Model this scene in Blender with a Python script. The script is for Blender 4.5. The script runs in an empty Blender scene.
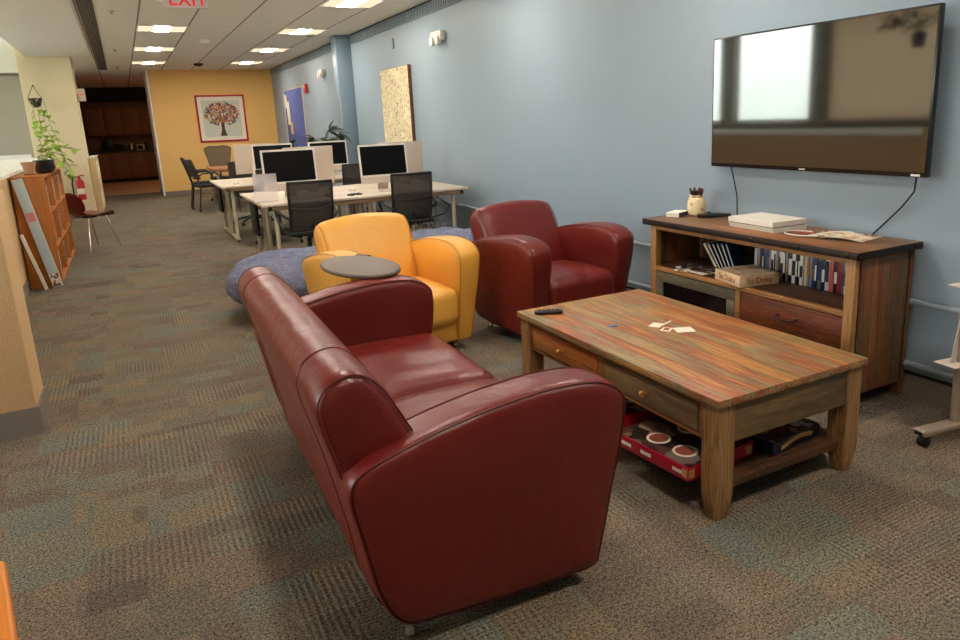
import bpy, bmesh, math, random
from mathutils import Vector, Matrix
random.seed(7)
PI = math.pi
D = bpy.data
SC = bpy.context.scene
COL = SC.collection

# ------------------------------------------------------------------ materials
def s2l(c):
    return tuple(((v/255)/12.92 if v/255 <= 0.04045 else ((v/255+0.055)/1.055)**2.4) for v in c)

class NT:
    def __init__(s, name):
        s.m = D.materials.new(name); s.m.use_nodes = True
        s.t = s.m.node_tree; s.n = s.t.nodes; s.n.clear()
        s.out = s.n.new('ShaderNodeOutputMaterial')
    def node(s, typ, ins=None, **kw):
        n = s.n.new(typ)
        for k, v in kw.items(): setattr(n, k, v)
        for k, v in (ins or {}).items():
            if hasattr(v, 'is_linked') or hasattr(v, 'links'): s.t.links.new(v, n.inputs[k])
            else: n.inputs[k].default_value = v
        return n
    def link(s, a, b): s.t.links.new(a, b)
    def math(s, op, a, b=None, c=None):
        n = s.n.new('ShaderNodeMath'); n.operation = op
        for i, v in enumerate((a, b, c)):
            if v is None: continue
            if hasattr(v, 'links'): s.t.links.new(v, n.inputs[i])
            else: n.inputs[i].default_value = v
        return n.outputs[0]
    def vmul(s, v, k):
        return s.node('ShaderNodeVectorMath', {0: v, 1: k}, operation='MULTIPLY').outputs[0]
    def xyz(s):
        c = s.node('ShaderNodeTexCoord').outputs['Object']
        p = s.node('ShaderNodeSeparateXYZ', {0: c})
        return c, p.outputs[0], p.outputs[1], p.outputs[2]
    def comb(s, x, y, z=0.0):
        return s.node('ShaderNodeCombineXYZ', {0: x, 1: y, 2: z}).outputs[0]
    def noise(s, vec, scale=5, detail=2, rough=.5):
        return s.node('ShaderNodeTexNoise', {'Vector': vec, 'Scale': scale, 'Detail': detail, 'Roughness': rough}).outputs['Fac']
    def white(s, vec):
        return s.node('ShaderNodeTexWhiteNoise', {'Vector': vec}, noise_dimensions='3D').outputs['Value']
    def ramp(s, fac, stops, interp='LINEAR'):
        r = s.node('ShaderNodeValToRGB', {'Fac': fac}); e = r.color_ramp; e.interpolation = interp
        while len(e.elements) < len(stops): e.elements.new(.5)
        for q, (p, c) in zip(e.elements, stops):
            q.position = p; q.color = (*s2l(c), 1) if not isinstance(c, float) else (c, c, c, 1)
        return r.outputs[0]
    def mix(s, fac, a, b, blend='MIX'):
        n = s.node('ShaderNodeMix', data_type='RGBA', blend_type=blend)
        for i, v in ((0, fac), (6, a), (7, b)):
            if hasattr(v, 'links'): s.t.links.new(v, n.inputs[i])
            elif i == 0: n.inputs[0].default_value = v
            else: n.inputs[i].default_value = (*v, 1) if len(v) == 3 else v
        return n.outputs[2]
    def bsdf(s, color, rough=.5, metal=0, spec=.5, bump=None, bstr=.3, bdist=.01, **kw):
        b = s.n.new('ShaderNodeBsdfPrincipled')
        for k, v in (('Base Color', color), ('Roughness', rough), ('Metallic', metal), ('Specular IOR Level', spec)):
            if hasattr(v, 'links'): s.t.links.new(v, b.inputs[k])
            else: b.inputs[k].default_value = (*v, 1) if isinstance(v, tuple) and len(v) == 3 else v
        for k, v in kw.items():
            b.inputs[k.replace('_', ' ')].default_value = v
        if bump is not None:
            bn = s.node('ShaderNodeBump', {'Height': bump, 'Strength': bstr, 'Distance': bdist})
            s.link(bn.outputs[0], b.inputs['Normal'])
        s.link(b.outputs[0], s.out.inputs[0]); return b

def plain(name, c, rough=.5, metal=0, spec=.5, var=.06, nscale=8, bstr=0, bscale=200, **kw):
    t = NT(name); co = t.node('ShaderNodeTexCoord').outputs['Object']
    l = s2l(c); n = t.noise(co, nscale, 3)
    col = t.mix(n, tuple(v*(1-var) for v in l), tuple(min(1, v*(1+var)) for v in l))
    t.bsdf(col, rough, metal, spec, bump=t.noise(co, bscale, 2) if bstr else None, bstr=bstr, bdist=.002, **kw)
    return t.m

def emis(name, c, st):
    t = NT(name); e = t.node('ShaderNodeEmission', {'Color': (*s2l(c), 1), 'Strength': st})
    t.link(e.outputs[0], t.out.inputs[0]); return t.m

def leather(name, c1, c2, rough=.38):
    t = NT(name); co = t.node('ShaderNodeTexCoord').outputs['Object']
    n1 = t.noise(co, 3, 3)
    fine = t.node('ShaderNodeTexVoronoi', {'Vector': co, 'Scale': 260.0}).outputs['Distance']
    wr = t.noise(co, 7, 5, .6)
    h = t.math('ADD', t.math('MULTIPLY', fine, .03), t.math('MULTIPLY', wr, 1.0))
    rr = t.math('ADD', t.math('MULTIPLY', t.noise(co, 11, 4), .22), rough-.1)
    t.bsdf(t.mix(n1, s2l(c1), s2l(c2)), rr, spec=.5, bump=h, bstr=.3, bdist=.03)
    return t.m

def wood(name, pal, axis=1, cross=0, pw=.09, seed=0., rough=.5, gap=True, grain=1., bump=.5, patch=1.3):
    """reclaimed planks: axis = lengthwise, cross = across the planks"""
    t = NT(name); co, x, y, z = t.xyz(); c = (x, y, z)
    other = [i for i in (0, 1, 2) if i not in (axis, cross)][0]
    k = t.math('DIVIDE', t.math('ADD', c[cross], seed*.37+10), pw)
    idx = t.math('FLOOR', k); fr = t.math('FRACT', k)
    w = t.white(t.comb(idx, seed, 0.))
    wob = t.math('MULTIPLY', t.noise(co, 3, 2), .05)
    L = t.math('MULTIPLY', c[axis], 1.); X = t.math('ADD', c[cross], wob)
    off = t.math('ADD', t.math('MULTIPLY', w, 37.), seed)
    big = t.noise(t.comb(t.math('MULTIPLY', L, patch), t.math('ADD', t.math('MULTIPLY', X, 10.), off), t.math('MULTIPLY', c[other], 22.)), 1., 3, .5)
    mid = t.noise(t.comb(t.math('MULTIPLY', L, 5.), t.math('ADD', t.math('MULTIPLY', X, 110.), off), t.math('MULTIPLY', c[other], 110.)), 1., 4, .65)
    fine = t.noise(t.comb(t.math('MULTIPLY', L, 14.), t.math('MULTIPLY', X, 420.), t.math('MULTIPLY', c[other], 420.)), 1., 3, .6)
    f = t.math('ADD', t.math('MULTIPLY', w, .45), t.math('MULTIPLY', t.math('SUBTRACT', big, .28), 1.35))
    n = len(pal)
    col = t.ramp(f, [((i+.5)/n, p) for i, p in enumerate(pal)])
    dark = t.math('MULTIPLY', t.math('POWER', t.math('SUBTRACT', 1., mid), 2.5), 1.85*grain)
    col = t.mix(t.math('MINIMUM', dark, .85), col, s2l((52, 30, 18)), 'MIX')
    lightn = t.math('MULTIPLY', t.math('GREATER_THAN', fine, .60), .22)
    col = t.mix(lightn, col, s2l((215, 170, 110)))
    h = t.math('ADD', t.math('MULTIPLY', mid, .6), t.math('MULTIPLY', fine, .3))
    if gap:
        g = t.math('LESS_THAN', t.math('ABSOLUTE', t.math('SUBTRACT', fr, .5)), .482)
        col = t.mix(t.math('MULTIPLY', t.math('SUBTRACT', 1., g), .55), col, s2l((35, 20, 12)))
        h = t.math('ADD', h, t.math('MULTIPLY', g, .8))
    t.bsdf(col, rough, spec=.4, bump=h, bstr=bump, bdist=.003)
    return t.m

def carpet():
    t = NT('carpet_tiles'); co, x, y, z = t.xyz()
    def cell(sx, sy, o, st):
        jy = t.math('FLOOR', t.math('DIVIDE', t.math('ADD', y, o), sy))
        sh = t.math('MULTIPLY', t.white(t.comb(jy, o, 3.)), st)
        jx = t.math('FLOOR', t.math('ADD', t.math('DIVIDE', t.math('ADD', x, o*.7), sx), sh))
        return t.comb(jx, jy, o)
    a = t.white(cell(.52, .26, .13, 1.)); b = t.white(cell(.26, .13, 1.7, 1.)); c = t.white(cell(.5, .5, 3.3, 0.))
    f = t.math('ADD', t.math('ADD', t.math('MULTIPLY', a, .50), t.math('MULTIPLY', b, .34)), t.math('MULTIPLY', c, .16))
    col = t.ramp(f, [(.0, (92, 72, 62)), (.16, (112, 102, 92)), (.28, (128, 110, 92)), (.38, (112, 94, 80)), (.47, (134, 112, 90)), (.56, (112, 100, 84)), (.65, (124, 118, 98)), (.74, (112, 114, 106)), (.82, (138, 116, 88)), (.91, (96, 84, 78)), (1., (120, 84, 64))])
    col = t.mix(.22, col, s2l((104, 98, 90)))
    hs = t.node('ShaderNodeHueSaturation', {'Saturation': .92, 'Value': .93, 'Color': col}); col = hs.outputs[0]
    n1 = t.noise(co, 150, 2, .85); n2 = t.noise(co, 80, 2, .7)
    sp = t.math('ADD', t.math('MULTIPLY', t.math('SUBTRACT', n1, .5), 3.2), t.math('MULTIPLY', t.math('SUBTRACT', n2, .5), 1.3))
    # ribbed patches
    c1 = t.white(cell(.26, .26, 5.1, 1.)); c2 = t.white(cell(.5, .5, 9.4, 0.))
    sx = t.math('SINE', t.math('MULTIPLY', x, 2*PI/.022)); sy = t.math('SINE', t.math('MULTIPLY', y, 2*PI/.016))
    rib = t.math('ADD', t.math('MULTIPLY', sx, t.math('GREATER_THAN', c1, .70)), t.math('MULTIPLY', sy, t.math('GREATER_THAN', c2, .72)))
    v = t.math('ADD', t.math('ADD', 1., t.math('MULTIPLY', sp, 1.6)), t.math('MULTIPLY', rib, .20))
    v = t.math('MAXIMUM', v, .12)
    vc = t.node('ShaderNodeCombineColor', {0: v, 1: v, 2: t.math('MULTIPLY', v, .97)}).outputs[0]
    col = t.mix(1., col, vc, 'MULTIPLY')
    t.bsdf(col, .95, spec=.12, bump=t.math('ADD', t.math('MULTIPLY', n1, .6), t.math('MULTIPLY', rib, .25)), bstr=.6, bdist=.004)
    return t.m

def ceiling_tiles():
    t = NT('ceiling_tiles'); co, x, y, z = t.xyz()
    fx = t.math('FRACT', t.math('DIVIDE', t.math('SUBTRACT', x, .37-6.1), .61))
    fy = t.math('FRACT', t.math('DIVIDE', t.math('ADD', y, 10.), .61))
    ex = t.math('GREATER_THAN', t.math('ABSOLUTE', t.math('SUBTRACT', fx, .5)), .484)
    ey = t.math('GREATER_THAN', t.math('ABSOLUTE', t.math('SUBTRACT', fy, .5)), .492)
    n = t.noise(co, 90, 3, .7)
    col = t.mix(n, s2l((232, 226, 216)), s2l((245, 241, 233)))
    col = t.mix(t.math('MULTIPLY', ey, .35), col, s2l((150, 142, 130)))
    col = t.mix(t.math('MULTIPLY', ex, .8), col, s2l((92, 84, 76)))
    t.bsdf(col, .9, spec=.1, bump=n, bstr=.25, bdist=.003)
    return t.m

def stucco(name, c, st=.6, scale=55):
    t = NT(name); co = t.node('ShaderNodeTexCoord').outputs['Object']
    n = t.noise(co, scale, 4, .6); l = s2l(c)
    t.bsdf(t.mix(n, tuple(v*.93 for v in l), l), .85, spec=.15, bump=n, bstr=st, bdist=.012)
    return t.m

M = {}
M['carpet'] = carpet()
M['ceil'] = ceiling_tiles()
M['drywall'] = plain('white_drywall', (240, 236, 228), .9, spec=.1, var=.02)
M['blue'] = plain('blue_grey_paint', (142, 156, 168), .45, spec=.35, var=.03, nscale=1.5, bstr=.06, bscale=120)
M['bluedark'] = plain('blue_grey_gloss_paint', (118, 136, 150), .35, spec=.5, var=.03)
M['yellowwall'] = plain('ochre_paint', (236, 190, 118), .8, spec=.2, var=.02)
M['stucco'] = stucco('cream_stucco', (232, 214, 178), .5)
M['stucco2'] = stucco('tan_stucco', (222, 184, 138), .7)
M['grey'] = plain('grey_wall_paint', (172, 166, 152), .85, spec=.15, var=.02)
M['basegrey'] = plain('grey_baseboard_vinyl', (128, 116, 106), .6)
M['red'] = leather('oxblood_leather', (98, 24, 19), (124, 36, 29), .33)
M['redseam'] = plain('oxblood_piping', (98, 26, 24), .45)
M['yel'] = leather('mustard_leather', (230, 160, 58), (242, 182, 84), .38)
M['yelseam'] = plain('mustard_piping', (188, 122, 36), .45)
PAL = [(158, 80, 50), (206, 138, 74), (152, 132, 92), (222, 152, 82), (182, 98, 60), (166, 150, 112), (216, 160, 96), (198, 110, 58)]
M['ttop'] = wood('reclaimed_planks_table_top', PAL, 1, 0, .088, 1.7, .42, bump=.35)
M['tend'] = wood('reclaimed_boards_greyed', [(96, 76, 54), (140, 112, 74), (120, 104, 78), (152, 106, 66)], 0, 2, .2, 2.2, .55, gap=False)
M['tdraw1'] = wood('reclaimed_board_orange', [(150, 72, 32), (190, 100, 42), (204, 126, 60)], 1, 2, .2, 4.1, .5, gap=False)
M['tdraw2'] = wood('reclaimed_board_grey_brown', [(116, 94, 70), (152, 124, 90), (136, 112, 82), (166, 124, 82)], 1, 2, .2, 6.3, .55, gap=False)
M['tleg'] = wood('reclaimed_post', [(150, 108, 68), (186, 138, 88), (204, 154, 100)], 2, 0, .3, 3.3, .6, gap=False, grain=1.1)
M['trail'] = wood('reclaimed_rail', [(110, 66, 36), (166, 104, 54), (190, 124, 62)], 1, 2, .3, 5.5, .55, gap=False)
M['ctop'] = wood('console_planks', [(120, 66, 38), (150, 92, 54), (128, 100, 70), (168, 104, 60)], 1, 0, .11, 7.7, .45, bump=.3)
M['cside'] = wood('console_side_planks', [(98, 58, 34), (150, 90, 50), (122, 98, 66), (130, 60, 34), (164, 110, 64)], 2, 0, .062, 8.8, .55)
M['cfront'] = wood('console_front_post', [(160, 104, 56), (190, 134, 78), (196, 146, 90)], 2, 1, .3, 9.9, .55, gap=False)
M['crail'] = wood('console_front_rail', [(150, 94, 50), (180, 120, 66), (190, 134, 80)], 1, 2, .3, 1.9, .55, gap=False)
M['cdraw'] = wood('console_drawer_board', [(110, 50, 28), (146, 66, 34), (160, 80, 42)], 1, 2, .09, 2.9, .5)
M['cdoor'] = wood('console_door_frame', [(92, 88, 72), (122, 114, 92), (138, 130, 104)], 1, 2, .3, 3.9, .6, gap=False)
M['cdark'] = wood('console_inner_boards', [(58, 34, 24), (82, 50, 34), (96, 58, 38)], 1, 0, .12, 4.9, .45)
M['iron'] = plain('dark_iron', (52, 42, 38), .5, .7, var=.15)
M['knob'] = plain('brass_knob', (196, 140, 72), .35, .6)
M['black'] = plain('black_plastic', (22, 21, 21), .4)
M['blackmat'] = plain('matt_black', (16, 15, 15), .8)
def tvglass():
    t = NT('tv_screen_glass'); t.bsdf(s2l((14, 12, 11)), .045, spec=1.0, IOR=1.75); return t.m
M['tv'] = tvglass()
M['tvframe'] = plain('tv_bezel', (20, 18, 17), .25)
M['screen'] = plain('dark_display_glass', (3, 3, 4), .35, spec=.15, var=0)
M['silver'] = plain('silver_aluminium', (206, 190, 176), .4, .15)
M['bezel'] = plain('white_bezel', (226, 216, 206), .4)
M['white'] = plain('white_plastic', (228, 220, 208), .45)
M['paper'] = plain('white_paper', (236, 226, 208), .8, var=.03)
M['chrome'] = plain('chrome', (200, 196, 190), .18, 1.)
M['beige'] = plain('cream_metal', (208, 196, 170), .45)
M['desk'] = plain('pale_laminate', (214, 196, 178), .4)
M['deskedge'] = plain('tan_laminate_edge', (168, 136, 100), .5)
M['pipe'] = plain('blue_grey_pipe_paint', (138, 150, 158), .4, spec=.4, var=.03)
M['steel'] = plain('brushed_bronze_steel', (176, 156, 138), .4, .5)
M['cable'] = plain('black_cable', (18, 18, 18), .5)
M['redplastic'] = plain('red_enamel', (186, 24, 28), .35)
M['pine'] = wood('orange_maple', [(184, 104, 40), (200, 120, 52), (208, 130, 62)], 2, 1, .6, 6.6, .4, gap=False, grain=.35, bump=.1)
M['orange'] = wood('orange_varnished_wood', [(226, 128, 34), (236, 142, 44)], 1, 0, .6, 5.6, .35, gap=False, grain=.2, bump=.05)
M['tabletop'] = plain('taupe_laminate', (92, 74, 62), .45)
M['terra'] = plain('terracotta', (182, 138, 104), .8)
M['darkpot'] = plain('glazed_dark_pot', (30, 26, 30), .3)
M['leaf'] = plain('pothos_leaf', (158, 186, 60), .45, var=.35, nscale=30)
M['leafd'] = plain('dark_leaf', (46, 66, 36), .4, var=.4, nscale=30)
M['stem'] = plain('green_stem', (96, 110, 52), .6)
M['soil'] = plain('potting_soil', (40, 28, 20), .95, var=.3, nscale=60)
M['maroon'] = plain('maroon_plastic_shell', (112, 16, 26), .35)
M['rimwood'] = plain('dark_walnut', (92, 48, 26), .5)
M['bluefelt'] = plain('blue_felt', (92, 100, 152), .95, spec=.1)
M['trunk'] = plain('tree_trunk_ink', (86, 52, 40), .8)
M['pastel'] = plain('pale_celadon_print', (206, 208, 190), .7, var=.05, nscale=10)
M['cabinet'] = plain('brown_cabinet', (132, 84, 46), .55, var=.12, nscale=5)
M['vinyl'] = plain('tan_vinyl_floor', (206, 160, 122), .5)
M['applblk'] = plain('black_appliance', (18, 16, 16), .3)
M['signgrey'] = plain('frosted_sign_plate', (150, 142, 134), .4)
M['exitred'] = emis('exit_letter_red', (240, 20, 36), .55)
M['meshblk'] = None
def meshmat(name, c, al):
    t = NT(name); co = t.node('ShaderNodeTexCoord').outputs['Object']
    b = t.bsdf(s2l(c), .7, spec=.2); tr = t.node('ShaderNodeBsdfTransparent')
    mx = t.node('ShaderNodeMixShader', {0: al, 1: tr.outputs[0], 2: b.outputs[0]})
    t.link(mx.outputs[0], t.out.inputs[0]); return t.m
M['meshblk'] = meshmat('black_chair_mesh', (62, 54, 52), .78)
M['meshtaupe'] = meshmat('taupe_chair_mesh', (122, 104, 84), .85)
M['frost'] = meshmat('frosted_acrylic', (226, 214, 212), .38)
def denim():
    t = NT('periwinkle_blue_fabric'); co = t.node('ShaderNodeTexCoord').outputs['Object']
    n = t.noise(co, 6, 5, .65)
    t.bsdf(t.mix(n, s2l((104, 108, 140)), s2l((158, 162, 186))), .9, spec=.15, bump=t.noise(co, 9, 6, .65), bstr=1.0, bdist=.12)
    return t.m
M['denim'] = denim()
def linedraw():
    t = NT('cream_canvas_line_drawing'); co = t.node('ShaderNodeTexCoord').outputs['Object']
    w = t.node('ShaderNodeTexNoise', {'Vector': co, 'Scale': 4.}).outputs['Color']
    cc = t.node('ShaderNodeVectorMath', {0: co, 1: w}, operation='ADD').outputs[0]
    v = t.node('ShaderNodeTexVoronoi', {'Vector': cc, 'Scale': 13.}, feature='DISTANCE_TO_EDGE').outputs['Distance']
    ln = t.math('LESS_THAN', v, .06)
    msk = t.math('GREATER_THAN', t.noise(co, 3, 2), .36)
    t.bsdf(t.mix(t.math('MULTIPLY', ln, t.math('MULTIPLY', msk, .75)), s2l((232, 216, 178)), s2l((120, 98, 72))), .8, spec=.1)
    return t.m
M['canvas'] = linedraw()
def blotch(name, base, others, scale=40):
    t = NT(name); co = t.node('ShaderNodeTexCoord').outputs['Object']
    v = t.node('ShaderNodeTexVoronoi', {'Vector': co, 'Scale': float(scale)}).outputs['Color']
    s = t.node('ShaderNodeSeparateColor', {0: v}).outputs[0]
    n = len(others); st = [(0, base)]+[(.45+.5*i/n, c) for i, c in enumerate(others)]
    t.bsdf(t.ramp(s, st, 'CONSTANT'), .45, spec=.4); return t.m
M['magprint'] = blotch('printed_glossy_page', (226, 206, 176), [(150, 60, 44), (200, 196, 190), (60, 60, 70), (206, 150, 110)], 35)
M['magdark'] = blotch('dark_magazine_cover', (40, 34, 36), [(150, 120, 100), (190, 190, 196), (90, 40, 36)], 28)
M['redbox'] = plain('crimson_game_box', (176, 22, 48), .35)
M['jigsaw'] = blotch('game_box_lid_picture', (40, 30, 28), [(150, 120, 96), (90, 60, 48), (120, 104, 96)], 16)
M['bluebox'] = plain('navy_game_box', (26, 30, 52), .4)
M['gold'] = plain('gold_print', (206, 160, 96), .5)
M['brownprint'] = plain('brown_print', (150, 74, 50), .6)
M['creambox'] = plain('cream_game_box', (226, 194, 152), .5)
M['sudotop'] = blotch('game_box_top_print', (214, 190, 156), [(178, 150, 124), (196, 170, 140), (206, 176, 150)], 22)
M['duct'] = None
def slats(name, c1, c2, ax, pitch, duty=.5):
    t = NT(name); co, x, y, z = t.xyz(); c = (x, y, z)[ax]
    g = t.math('GREATER_THAN', t.math('FRACT', t.math('DIVIDE', t.math('ADD', c, 50.), pitch)), duty)
    t.bsdf(t.mix(g, s2l(c1), s2l(c2)), .6, spec=.3, bump=g, bstr=.6, bdist=.006); return t.m
M['grille'] = slats('blue_grey_grille_bars', (52, 62, 72), (140, 150, 158), 1, .05)
M['ductgrille'] = slats('ceiling_slot_bars', (60, 54, 48), (112, 104, 96), 0, .028)
M['blind'] = None
def blindmat():
    t = NT('beige_roller_blind'); b = t.node('ShaderNodeBsdfTranslucent', {'Color': (*s2l((212, 196, 178)), 1)})
    d = t.node('ShaderNodeBsdfDiffuse', {'Color': (*s2l((212, 196, 178)), 1)})
    mx = t.node('ShaderNodeMixShader', {0: .4, 1: b.outputs[0], 2: d.outputs[0]})
    t.link(mx.outputs[0], t.out.inputs[0]); return t.m
M['blind'] = blindmat()
def glassmat():
    t = NT('window_pane_glass'); g = t.node('ShaderNodeBsdfGlossy', {'Roughness': .02}); tr = t.node('ShaderNodeBsdfTransparent')
    mx = t.node('ShaderNodeMixShader', {0: .06, 1: tr.outputs[0], 2: g.outputs[0]})
    t.link(mx.outputs[0], t.out.inputs[0]); return t.m
M['glass'] = glassmat()
def lamp(name, c, st):
    return emis(name, c, st)
LIGHT = 4.6
M['lampc'] = lamp('lamp_centre_diffuser', (255, 246, 230), LIGHT*8)
M['lamps'] = lamp('lamp_side_diffuser', (255, 226, 190), .62)
CASEC = [(20, 20, 24), (190, 190, 196), (150, 30, 34), (40, 60, 110), (226, 222, 214), (60, 56, 54), (170, 120, 60), (90, 92, 100), (196, 90, 80), (30, 44, 64), (140, 150, 160), (206, 190, 150)]
CASEN = ['black', 'silver', 'red', 'blue', 'white', 'charcoal', 'ochre', 'grey', 'salmon', 'navy', 'pale blue grey', 'cream']
CM = [plain('case_spine_'+n.replace(' ', '_'), c, .35, var=.1, nscale=60) for n, c in zip(CASEN, CASEC)]

# ------------------------------------------------------------------ mesh builder
class MB:
    def __init__(s): s.v = []; s.f = []; s.mi = []; s.mats = []
    def _m(s, m):
        if m is None: return 0
        if m not in s.mats: s.mats.append(m)
        return s.mats.index(m)
    def add(s, vs, fs, m=None):
        o = len(s.v); k = s._m(m); s.v += [tuple(v) for v in vs]
        for f in fs: s.f.append([i+o for i in f]); s.mi.append(k)
        return s
    def box(s, x0, x1, y0, y1, z0, z1, b=.004, m=None, rot=None, piv=None, seg=2):
        bm = bmesh.new(); bmesh.ops.create_cube(bm, size=1)
        sx, sy, sz = abs(x1-x0), abs(y1-y0), abs(z1-z0)
        c = Vector(((x0+x1)/2, (y0+y1)/2, (z0+z1)/2))
        for v in bm.verts: v.co = Vector((v.co.x*sx, v.co.y*sy, v.co.z*sz))+c
        b = min(b, .45*min(sx, sy, sz))
        if b > 0: bmesh.ops.bevel(bm, geom=list(bm.edges), offset=b, segments=seg, affect='EDGES', profile=.5)
        if rot is not None:
            p = Vector(piv) if piv else c
            for v in bm.verts: v.co = rot @ (v.co-p) + p
        bm.verts.index_update()
        s.add([v.co for v in bm.verts], [[v.index for v in f.verts] for f in bm.faces], m); bm.free(); return s
    def tube(s, pts, r, n=8, m=None, cap=True):
        pts = [Vector(p) for p in pts]; rs = r if isinstance(r, (list, tuple)) else [r]*len(pts)
        vs = []; fs = []; up = None
        for i, p in enumerate(pts):
            d = (pts[min(i+1, len(pts)-1)]-pts[max(i-1, 0)]).normalized()
            if up is None:
                up = Vector((0, 0, 1)) if abs(d.z) < .9 else Vector((1, 0, 0))
            a = (up-d*up.dot(d)).normalized(); up = a; b = d.cross(a)
            for k in range(n):
                t = 2*PI*k/n; vs.append(p+(a*math.cos(t)+b*math.sin(t))*rs[i])
        for i in range(len(pts)-1):
            for k in range(n):
                fs.append([i*n+k, i*n+(k+1) % n, (i+1)*n+(k+1) % n, (i+1)*n+k])
        if cap: fs.append(list(range(n))[::-1]); fs.append([(len(pts)-1)*n+k for k in range(n)])
        return s.add(vs, fs, m)
    def lathe(s, prof, c=(0, 0, 0), n=24, m=None, axis='z', sx=1, sy=1):
        vs = []; fs = []; c = Vector(c)
        for (r, h) in prof:
            for k in range(n):
                t = 2*PI*k/n; p = Vector((r*math.cos(t)*sx, r*math.sin(t)*sy, h))
                if axis == 'x': p = Vector((p.z, p.x, p.y))
                if axis == 'y': p = Vector((p.x, p.z, p.y))
                vs.append(c+p)
        for i in range(len(prof)-1):
            for k in range(n): fs.append([i*n+k, i*n+(k+1) % n, (i+1)*n+(k+1) % n, (i+1)*n+k])
        fs.append(list(range(n))[::-1]); fs.append([(len(prof)-1)*n+k for k in range(n)])
        return s.add(vs, fs, m)
    def rings(s, rings, m=None):
        n = len(rings[0]); vs = [p for r in rings for p in r]; fs = []
        for i in range(len(rings)-1):
            for k in range(n): fs.append([i*n+k, i*n+(k+1) % n, (i+1)*n+(k+1) % n, (i+1)*n+k])
        fs.append(list(range(n))[::-1]); fs.append([(len(rings)-1)*n+k for k in range(n)])
        return s.add(vs, fs, m)
    def rbox(s, c, size, r=.04, puff=0., n=12, m=None, puffx=0., wob=0., seed=0):
        """soft cushion box"""
        bm = bmesh.new(); bmesh.ops.create_cube(bm, size=2)
        bmesh.ops.subdivide_edges(bm, edges=list(bm.edges), cuts=n, use_grid_fill=True)
        hx, hy, hz = (q/2 for q in size); rnd = random.Random(seed); ph = [rnd.uniform(0, 6) for _ in range(4)]
        for v in bm.verts:
            u = v.co.copy()
            p = Vector((u.x*hx, u.y*hy, u.z*hz)); q = Vector((max(-hx+r, min(hx-r, p.x)), max(-hy+r, min(hy-r, p.y)), max(-hz+r, min(hz-r, p.z))))
            d = p-q
            if d.length > 1e-6: p = q+d.normalized()*r*min(1, d.length/r if d.length < r else 1)
            p.z += puff*u.z*(1-u.x**2)*(1-u.y**2); p.x += puffx*u.x*(1-u.z**2)*(1-u.y**2)
            if wob: p.z += wob*math.sin(u.y*9+ph[0]+2*u.x)*(1-u.y**2)*max(0, u.z); p.x += wob*math.sin(u.y*7+ph[1])
            v.co = p+Vector(c)
        bm.verts.index_update()
        s.add([v.co for v in bm.verts], [[v.index for v in f.verts] for f in bm.faces], m); bm.free(); return s
    def disc_leaf(s, p, d, up, L, W, m=None, fold=.25):
        d = Vector(d).normalized(); up = Vector(up); sd = d.cross(up).normalized(); nn = sd.cross(d).normalized(); p = Vector(p)
        prof = [(0, .0), (.12, .32), (.35, .5), (.65, .38), (.88, .14), (1, 0)]
        vs = []; fs = []
        for t, w in prof:
            c = p+d*L*t-nn*L*.25*t*t
            vs += [c-sd*W*w+nn*W*w*fold, c, c+sd*W*w+nn*W*w*fold]
        for i in range(len(prof)-1):
            a = i*3; fs += [[a, a+1, a+4, a+3], [a+1, a+2, a+5, a+4]]
        o = len(vs)  # thickness
        vs += [v-nn*.0015 for v in vs]; fs += [[q+o for q in f[::-1]] for f in fs]
        return s.add(vs, fs, m)
    def build(s, name, m=None, parent=None, smooth=True, loc=None, ang=40):
        me = D.meshes.new(name); me.from_pydata(s.v, [], s.f); me.update()
        if m is not None: me.materials.append(m)
        else:
            for q in s.mats: me.materials.append(q)
            for p, k in zip(me.polygons, s.mi): p.material_index = k
        if smooth:
            me.shade_smooth()
            try: me.set_sharp_from_angle(angle=math.radians(ang))
            except Exception: pass
        o = D.objects.new(name, me); COL.objects.link(o)
        if parent: o.parent = parent
        if loc: o.location = loc
        return o

def thing(name, label, cat, loc=(0, 0, 0), rz=0, group=None):
    o = D.objects.new(name, None); COL.objects.link(o); o.empty_display_size = .1
    o.location = loc; o.rotation_euler = (0, 0, rz); o['label'] = label; o['category'] = cat
    if group: o['group'] = group
    return o
def tag(o, label, cat, group=None, kind=None):
    o['label'] = label; o['category'] = cat
    if group: o['group'] = group
    if kind: o['kind'] = kind
    return o
def struct(o): o['kind'] = 'structure'; return o
def kids(o): return [c for c in D.objects if c.parent == o]
def dup(root, loc, rz, label, group=None):
    r = root.copy(); COL.objects.link(r); r.location = loc; r.rotation_euler = (0, 0, rz); r['label'] = label
    if group: r['group'] = group
    for ch in kids(root):
        c = ch.copy(); COL.objects.link(c); c.parent = r
        for g in kids(ch):
            d = g.copy(); COL.objects.link(d); d.parent = c
    return r
def R(deg, ax='Z'): return Matrix.Rotation(math.radians(deg), 3, ax)
def text(body, name, size, mat, parent, loc, rot, ext=.001, align='CENTER'):
    cu = D.curves.new(name, 'FONT'); cu.body = body; cu.size = size; cu.extrude = ext; cu.align_x = align; cu.align_y = 'CENTER'
    tmp = D.objects.new('tmp_text', cu); COL.objects.link(tmp); dg = bpy.context.evaluated_depsgraph_get(); dg.update()
    me = D.meshes.new_from_object(tmp.evaluated_get(dg)); D.objects.remove(tmp); D.curves.remove(cu); me.materials.clear(); me.materials.append(mat)
    o = D.objects.new(name, me); COL.objects.link(o); o.parent = parent; o.location = loc; o.rotation_euler = rot
    return o
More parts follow.
